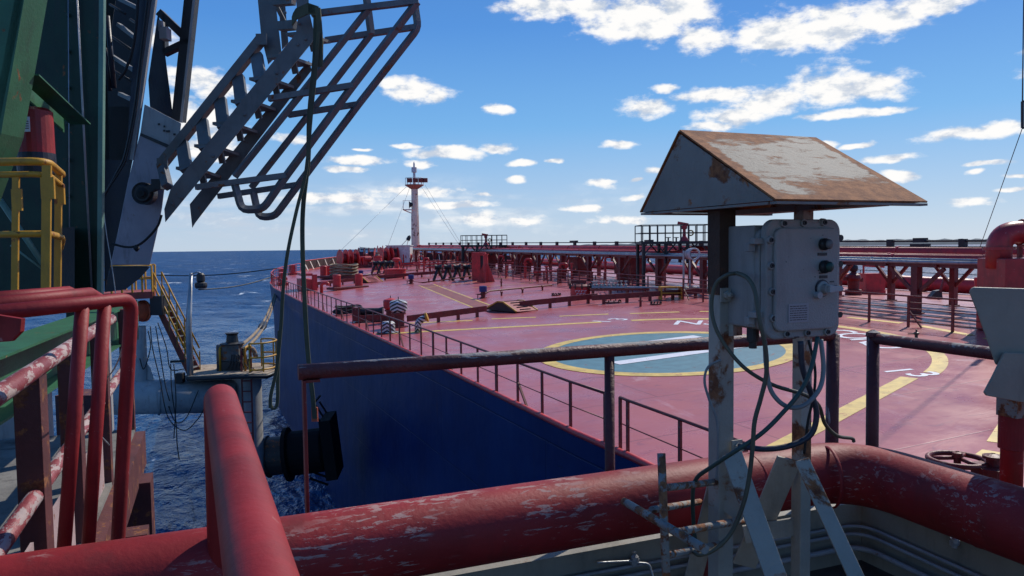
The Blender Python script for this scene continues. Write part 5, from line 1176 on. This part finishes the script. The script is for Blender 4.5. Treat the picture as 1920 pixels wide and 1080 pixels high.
t2 = thing('vent_stub', 'red vertical pipe stub with a flanged collar rising from the thick pipe', 'pipe stub', (q0.x, q0.y, pz+pr-.02))
part(t2, 'pipe', MB().tube([(q0.x, q0.y, pz+.02), (q0.x, q0.y, zt_+.04)], .043, 24), redworn)
part(t2, 'collar', MB().lathe((q0.x, q0.y, zc), [(.044,0),(.053,.004),(.053,P(1896,778,sd_).z-zc),(.044,P(1896,774,sd_).z-zc)], 24), redworn)
part(t2, 'bracket', MB().bar((q0.x-.02, q0.y-.01, zt_+.02), (q0.x-.02, q0.y-.01, zt_-.06), .09, .07), rusty)
hd = sd_-.12
def hp(x, y, d=0): return P(x, y, hd+d)
t3 = thing('grey_hood', 'folded grey sheet metal hood standing over the pipe stub at the right edge', 'hood', P(1895, 750, hd))
part(t3, 'upper_panel', MB().prism([hp(1826,538), hp(2060,545), hp(2060,690), hp(1905,690), hp(1866,684), hp(1834,592), hp(1817,548), hp(1819,541)], dirw(1920,540)*.30), canvas_g, bevel=.006)
part(t3, 'lower_panel', MB().prism([hp(1884,661,-.03), hp(2060,668,-.03), hp(2060,765,-.03), hp(1930,757,-.03), hp(1850,742,-.03), hp(1846,736,-.03), hp(1862,706,-.03)], FH*.012), canvas_g, bevel=.003)
part(t3, 'lower_panel', MB().prism([hp(1905,690,.28), hp(2060,690,.28), hp(2060,765,.2), hp(1880,748,.2), hp(1862,735,.2)], FH*.012), canvas_g)
# handwheel valve behind the pipe
wc = P(1795, 862, 3.55); t4 = thing('handwheel_valve', 'dark red handwheel valve lying behind the pipe bend', 'valve', wc+Z*-.25)
part(t4, 'wheel', MB().tube([wc+Vector((.125*math.cos(a), .125*math.sin(a), 0)) for a in np.linspace(0, 2*math.pi, 33)], .013, 10, caps=False), darkred)
mb = MB()
for k in range(3): a = 2.1*k+.4; mb.tube([wc+Z*.01, wc+Vector((.125*math.cos(a), .125*math.sin(a), 0))], .010, 8)
part(t4, 'spoke', mb, darkred); part(t4, 'stem', MB().lathe(wc+Z*-.25, [(.05,0),(.03,.1),(.016,.12),(.016,.26),(.022,.262),(.022,.285),(.01,.29)], 12), darkred)
fb = P(1862, 866, 3.45); part(t4, 'flange', MB().lathe(fb+Z*-.12, [(.09,0),(.09,.1),(.03,.105),(.03,.135),(.045,.137),(.045,.15),(.01,.16)], 16), darkred)

# inverted U rail at the gangway opening
ux = G(412, 742, 16.03).x; ur = .050; top_ = G(412, 742, 16.03)
t = thing('opening_rail', 'fat red pipe rail bending down beside the gangway opening', 'rail', (ux, 2.56, FZ))
un = G(490, 1085, 16.03); ud = (un-Vector((ux, 2.60, 16.03))).normalized()
path = fillet([Vector((ux, 2.60, 16.03))+ud*3.4, Vector((ux, 2.60, 16.03))+ud*1.3, (ux, 2.60, 16.03), (ux-.01, 2.62, 14.6)], .10, 10)
part(t, 'pipe', MB().tube(path, ur, 28), redglove)

# ================================================================= control box stand with canopy
Yp = 2.25
pa = ony(1352, 700, Yp); pb = ony(1503, 800, Yp+.02)
C_ = ony(1455, 376, 1.88); xl = C_.x; F_2 = onx(1202, 393, xl); R_2 = onx(1275, 246, xl)
xr_ = ony(1738, 376, 1.88).x; ze = C_.z; zr_ = R_2.z; yf, yr, yn = F_2.y, R_2.y, 1.88
st = thing('control_stand', 'two legged grey steel stand carrying the control box and rusty canopy', 'stand', (pa.x, Yp, FZ))
ztop_ = ze+.02
pz_top = (zr_-ze)
part(st, 'post', MB().box((pa.x, Yp, (FZ+ztop_)/2+.06), (.066, .066, ztop_-FZ+.12)), greypost, bevel=.004)
brown_sleeve = paint('rusted_sleeve', (.06,.028,.016), .8, .3, rust=.45, rust_scale=6, bump=.3)
part(st, 'sleeve', MB().box((pa.x, Yp, (ony(1350,388,Yp).z+ony(1350,548,Yp).z)/2), (.070, .070, ony(1350,380,Yp).z-ony(1350,548,Yp).z)), brown_sleeve, 'rusty dark top of the left post')
part(st, 'post', MB().box((pb.x, Yp+.02, (FZ+ztop_)/2+.06), (.052, .052, ztop_-FZ+.12)), greypost, bevel=.003)
def leg(p0, p1, d0, d1, w_, m=greypost, th=.012):
    a, b = P(*p0, d0), P(*p1, d1); part(st, 'brace', MB().bar(a, b, w_, th, up=FH), m, bevel=.002)
leg((1372,850),(1470,1125),2.66,2.42,.072); leg((1345,905),(1288,1130),2.78,2.95,.07); leg((1503,862),(1625,1125),2.78,2.5,.055); leg((1480,860),(1395,1060),2.86,3.0,.095, greypost)
part(st, 'cross_plate', MB().bar(P(1395,1002,2.92), P(1502,985,2.90), .012, .07), greypost)
part(st, 'gusset', MB().prism([P(1392,880,2.68), P(1400,905,2.66), P(1392,985,2.66), P(1352,955,2.70), P(1352,900,2.72)], FH*.01), greypost)
for px, py in ((1383,838),(1362,553)): q = ony(px, py, Yp-.05); part(st, 'bolt', MB().lathe(q, [(.016,-.0),(.016,.014),(.009,.015),(.009,.028),(.002,.03)], 6, axis=(0,-1,0)).box(q+Vector((0,.004,0)), (.045,.006,.05)), greypost)
part(st, 'conduit_hole', MB().lathe(ony(1360, 553, Yp-.038), [(.012,-.002),(.008,.002),(.001,.002)], 12, axis=(0,-1,0)), white)

cn = thing('rusty_canopy', 'rusty grey gabled sheet steel canopy over the control box', 'canopy', (xl, yn, ze))
def canopy_mat():
    m = bpy.data.materials.new('rusty_canopy_paint'); m.use_nodes = True; t = m.node_tree; n = nodes(t); bs = t.nodes['Principled BSDF']
    tc = n('ShaderNodeTexCoord').outputs['Object']; s_ = n('ShaderNodeSeparateXYZ', i0=tc)
    u = math_(n, 'DIVIDE', s_.outputs[0], xr_-xl); v = math_(n, 'DIVIDE', s_.outputs[2], zr_-ze)
    # rust eats in from the ridge at the left and from the eave at the right
    e1 = math_(n, 'MULTIPLY', ss(n, v, .70, 1.05), ss(n, u, 1.1, .0)); e2 = math_(n, 'MULTIPLY', ss(n, v, .46, .02), ss(n, u, .0, .7))
    e3 = ss(n, u, .10, .0); e4 = ss(n, u, .9, 1.02); e5 = ss(n, v, .12, .0)
    e = math_(n, 'MAXIMUM', math_(n, 'MAXIMUM', e1, e2), math_(n, 'MAXIMUM', math_(n, 'MAXIMUM', e3, e4), e5))
    streak = noise(n, vmath(n, 'MULTIPLY', tc, (3.0,9,9)), 3.2, 9, .7, .6)
    f = ss(n, math_(n, 'ADD', math_(n, 'MULTIPLY', e, .55), streak), .54, .70)
    rc = mixc(n, ss(n, noise(n, tc, 26, 6, .7), .3, .7), (.17,.055,.018), (.40,.16,.055))
    c = mixc(n, ss(n, noise(n, tc, 6, 5, .6), .3, .7), (.115,.108,.09), (.085,.08,.066))
    c = mixc(n, math_(n, 'MULTIPLY', ss(n, noise(n, vmath(n, 'MULTIPLY', tc, (9,2.2,2.2)), 9, 6, .7), .45, .7), .35), c, (.15,.085,.05))
    c = mixc(n, f, c, rc); t.links.new(c, bs.inputs['Base Color']); t.links.new(mixc(n, f, (.7,)*3, (.9,)*3), bs.inputs['Roughness'])
    bn = n('ShaderNodeBump'); bn.inputs['Distance'].default_value = .004; bn.inputs['Strength'].default_value = .6
    t.links.new(noise(n, tc, 70, 6, .7), bn.inputs['Height']); t.links.new(bn.outputs[0], bs.inputs['Normal']); return m
cmat = canopy_mat()
gm = paint('rusty_gable', (.23,.21,.18), .7, .15, rust=.35, rust_scale=5.5, bump=.3)
th = .006
def sheet(pts, nrm): return MB().prism(pts, Vector(nrm).normalized()*th)
n1 = Vector((0, -(zr_-ze), (yr-yn))); n2 = Vector((0, (zr_-ze), (yf-yr)))
part(cn, 'roof_slope', sheet([(xl-.004, yn, ze), (xr_, yn, ze), (xr_-.0, yr, zr_), (xl-.004, yr, zr_)], n1), cmat)
part(cn, 'roof_slope', sheet([(xl-.004, yf, ze), (xr_, yf, ze), (xr_, yr, zr_-.002), (xl-.004, yr, zr_-.002)], n2), cmat)
part(cn, 'gable', MB().prism([(xl, yn+.01, ze+.001), (xl, yf-.01, ze+.001), (xl, yr, zr_-.012)], (th,0,0)), gm); part(cn, 'gable', MB().prism([(xr_-.02, yn+.01, ze+.001), (xr_-.02, yf-.01, ze+.001), (xr_-.02, yr, zr_-.012)], (th,0,0)), gm)
part(cn, 'eave_lip', MB().box(((xl+xr_)/2, yn+.012, ze-.006), (xr_-xl, .03, .008)).box((xl+.012, (yn+yf)/2, ze-.006), (.03, yf-yn-.07, .008)).box(((xl+xr_)/2, yf-.012, ze-.006), (xr_-xl, .03, .008)).box((pb.x, (yn+yf)/2, ze+.0), (.10, yf-yn-.08, .02)), gm)

bx = thing('control_box', 'grey cast metal control box with two push buttons and a rotary switch', 'control box', (pb.x, 2.1, 16.2))
yb_ = 2.03; dpt = .17
A_ = ony(1436, 520, yb_); B_ = ony(1575, 520, yb_); zt = ony(1500, 411, yb_).z; zb = ony(1500, 634, yb_).z; x0, x1_ = A_.x, B_.x; xm, zm = (x0+x1_)/2, (zt+zb)/2; W_, H_ = x1_-x0, zt-zb
def rrect(x0, x1, z0, z1, r, y, k=6):
    out = []
    for cx_, cz_, a0 in ((x1-r, z1-r, 0), (x0+r, z1-r, 90), (x0+r, z0+r, 180), (x1-r, z0+r, 270)):
        for j in range(k+1): a = R(a0+90*j/k); out.append((cx_+r*math.cos(a), y, cz_+r*math.sin(a)))
    return out
boxm = paint('cast_box_paint', (.285,.272,.25), .5, .08, bump=.25, bscale=160, grime=.3)
lbl_m = paint('metal_label', (.30,.30,.31), .4, .1, bump=0)
mb = MB().prism(rrect(x0, x1_, zb, zt, .045, yb_), (0, .03, 0)); part(bx, 'lid', mb, boxm, bevel=.006)
part(bx, 'lid_face', MB().prism(rrect(x0+.028, x1_-.020, zb+.028, zt-.030, .03, yb_-.014), (0, .016, 0)), boxm, bevel=.006)
part(bx, 'body', MB().prism(rrect(x0-.005, x1_-.03, zb+.03, zt-.03, .03, yb_+.03), (0, dpt, 0)).box((x0+.02, yb_+dpt*.72, zm+.01), (.06, dpt*.85, H_*.86)), boxm, bevel=.005)
bolts = [(1470,419),(1507,418),(1545,417),(1445,450),(1446,498),(1448,547),(1450,597),(1475,626),(1514,624),(1551,622)]
for px, py in bolts:
    q = ony(px, py, yb_-.004); b_ = part(bx, 'lid_bolt', MB().lathe(q+Vector((0,.012,0)), [(.015,0),(.0135,.014),(.0125,.016),(.0085,.016)], 18, axis=(0,-1,0)), boxm)
    part(b_, 'screw', MB().lathe(q, [(.0088,.002),(.008,.008),(.0045,.008),(.004,.004),(.0005,.004)], 12, axis=(0,-1,0)), dark)
for py in (446, 495, 541, 590): q = Vector((x1_+.004, yb_+.012, ony(1575, py, yb_).z)); part(bx, 'side_bolt', MB().lathe(q, [(.001,-.012),(.011,-.012),(.012,.012),(.001,.013)], 12, axis=(0,1,0)), dark)
for py in (452, 591): z_ = ony(1430, py, yb_).z; part(bx, 'hinge', MB().box((x0-.012, yb_+.03, z_), (.05, .03, .022)).box((x0-.03, yb_+.045, z_-.022), (.03,.02,.028)), boxm, bevel=.003)
def knob(px, py, r, m, nm):
    q = ony(px, py, yb_-.014); k_ = part(bx, nm, MB().lathe(q, [(r*1.25,0),(r*1.3,.012),(r*1.05,.02),(r*1.02,.03)], 28, axis=(0,-1,0)), dark)
    part(k_, 'cap', MB().lathe(q, [(r*1.0,.024),(r*.95,.032),(r*.6,.037),(.001,.038)], 24, axis=(0,-1,0), smooth=True), m); return q
knob(1543, 458, .0165, paint('grey_button', (.13,.125,.12), .6, .15), 'push_button'); knob(1544, 500, .0175, paint('green_button', (.008,.05,.035), .55, .2), 'push_button')
q = ony(1541, 541, yb_-.014); sw = part(bx, 'rotary_switch', MB().lathe(q, [(.026,0),(.026,.008),(.018,.012),(.016,.03),(.001,.031)], 26, axis=(0,-1,0)), boxm)
part(sw, 'pointer', MB().prism([q+Vector((-.004,-.028,-.013)), q+Vector((.052,-.028,-.008)), q+Vector((.060,-.028,0)), q+Vector((.052,-.028,.008)), q+Vector((-.004,-.028,.013))], (0,-.014,0)), palegrey, bevel=.002); part(sw, 'backplate', MB().lathe(q+Vector((0,0,.001)), [(.031,0),(.031,.003),(.001,.003)], 26, axis=(0,-1,0)), navy)
part(sw, 'latch', MB().lathe(ony(1530, 553, yb_-.014), [(.012,0),(.012,.02),(.001,.021)], 14, axis=(0,-1,0)), palegrey)
mb = MB()
for px, py, w_ in ((1542,476.5,.04),(1544,519,.034)): mb.box(ony(px, py, yb_-.0155), (w_,.003,.010))
part(bx, 'caption_plate', mb, dark)
c_ = ony(1497, 587, yb_-.0155); part(bx, 'data_plate', MB().box(c_, (.088,.003,.064)), lbl_m)
mb = MB(); rg_ = random.Random(5)
for row in range(7):
    x_ = -.038
    while x_ < .034:
        w_ = min(rg_.uniform(.004,.014), .037-x_); mb.box(c_+Vector((x_+w_/2,-.0018,.024-.0078*row)), (w_,.0008,.0026)); x_ += w_+.003
part(bx, 'data_print', mb, dark)
mb = MB(); z_ = ony(1400, 437, Yp).z
mb.bar((pa.x+.03, Yp-.03, z_), (x0+.02, yb_+dpt, z_), .05, .02).bar((pa.x+.03, Yp-.03, ony(1400,612,Yp).z), (x0+.02, yb_+dpt, ony(1400,612,Yp).z), .05, .05)
part(bx, 'mounting_bracket', mb, greypost)
part(bx, 'gland', MB().lathe((x0+.03, yb_+.10, zb+.035), [(.018,0),(.022,-.002),(.022,-.05),(.014,-.052),(.014,-.075),(.001,-.076)], 14).lathe((xm+.04, yb_+.10, zb+.035), [(.02,0),(.028,-.002),(.028,-.03),(.016,-.032),(.016,-.05),(.001,-.05)], 14), dark)

mb = MB(); rg_ = random.Random(9)
for px, py, w_ in ((1542,512,.03),(1560,528,.018),(1566,536,.012),(1494,632,.02)): mb.box(ony(px, py, yb_-.0152), (w_,.002,.004))
part(bx, 'caption_print', mb, dark)
for k in range(9):
    q = ony(1450+rg_.uniform(15,105), 430+rg_.uniform(10,185), yb_-.0148); part(bx, 'paint_chip', MB().lathe(q, [(rg_.uniform(.001,.0028),0),(.0005,.001)], 7, axis=(0,-1,0)), dark)
cb_y = paint('green_yellow_cable', (.075,.072,.045), .55, .3, stretch=(1,1,1)); cb_g = paint('dark_green_cable', (.025,.05,.04), .5, .3); cb_b = paint('dark_blue_cable', (.018,.02,.032), .45, .2); cb_gr = paint('grey_cable', (.20,.20,.19), .5, .2)
cab = [
 ('yellow green cable hanging in a wide bow left of the control box and trailing right', cb_y, .009, [(1385,512,2.6),(1362,516,2.6),(1341,535,2.62),(1334,575,2.62),(1342,615,2.6),(1365,655,2.58),(1400,693,2.55),(1450,722,2.55),(1508,740,2.6),(1535,760,2.66),(1547,795,2.75),(1570,817,2.85),(1597,822,2.95),(1601,828,2.96)]),
 ('long olive cable falling from the hinge side of the box down to the rusty frame', cb_y, .0095, [(1382,512,2.58),(1402,522,2.5),(1416,548,2.45),(1424,600,2.42),(1435,650,2.42),(1437,700,2.42),(1427,745,2.42),(1415,790,2.42),(1411,840,2.42),(1404,900,2.42),(1392,950,2.42),(1370,1000,2.42),(1340,1030,2.42),(1312,1040,2.42),(1300,1034,2.45)]),
 ('pale grey cable making a deep loop under the control box', cb_gr, .010, [(1434,640,2.5),(1437,690,2.48),(1447,735,2.47),(1475,762,2.46),(1508,760,2.46),(1536,730,2.47),(1544,690,2.5),(1539,636,2.52)]),
 ('green cable crossing diagonally from the box down to the left frame', cb_g, .0095, [(1533,632,2.5),(1521,690,2.46),(1500,735,2.44),(1460,782,2.43),(1425,815,2.43),(1380,845,2.44),(1330,878,2.5),(1306,897,2.55),(1299,925,2.6),(1301,990,2.66),(1306,1030,2.66)]),
 ('thick dark blue cable curving from under the box to the left post', cb_b, .0125, [(1501,640,2.5),(1505,690,2.5),(1520,735,2.5),(1531,775,2.5),(1520,815,2.5),(1480,836,2.5),(1430,842,2.52),(1385,836,2.58)]),
 ('thin grey cable running down the left edge of the left post', cb_gr, .006, [(1352,675,2.64),(1328,688,2.66),(1321,715,2.66),(1330,750,2.66),(1344,790,2.66),(1346,850,2.66),(1343,900,2.66)]),
 ('thin black twisted cable behind the loops under the box', rubber, .006, [(1516,638,2.56),(1528,690,2.56),(1526,740,2.56),(1515,790,2.58),(1508,850,2.6)]),
]
for l, m_, r_, pts in cab:
    p_ = smooth_path([P(*x) for x in pts], 8); single('electric_cable', l, 'cable', MB().tube(p_, r_*.78, 10), m_, p_[0], 'cables hanging from the control box')
# rusty tube frame
t = thing('rusty_tube_frame', 'rusty peeling grey tube frame standing left of the control stand', 'frame', P(1250, 1100, 2.35))
def rt(a, b, da, db, r=.0125): part(t, 'tube', MB().tube([P(*a, da), P(*b, db)], r, 14), rusty)
rt((1240,850),(1251,1130),2.35,2.25,.0135); rt((1170,940),(1322,1030),2.55,2.05,.0135); rt((1252,914),(1347,903),2.40,2.72,.012); rt((1222,956),(1312,941),2.46,2.80,.012); rt((1270,998),(1400,974),2.35,2.7,.013); rt((1252,1041),(1352,1020),2.34,2.7,.012)
for o in bpy.data.objects:
    if o.type == 'MESH' and o.parent is None and 'kind' not in o.keys() and 'label' not in o.keys(): print('UNLABELLED', o.name)
bpy.context.view_layer.update()
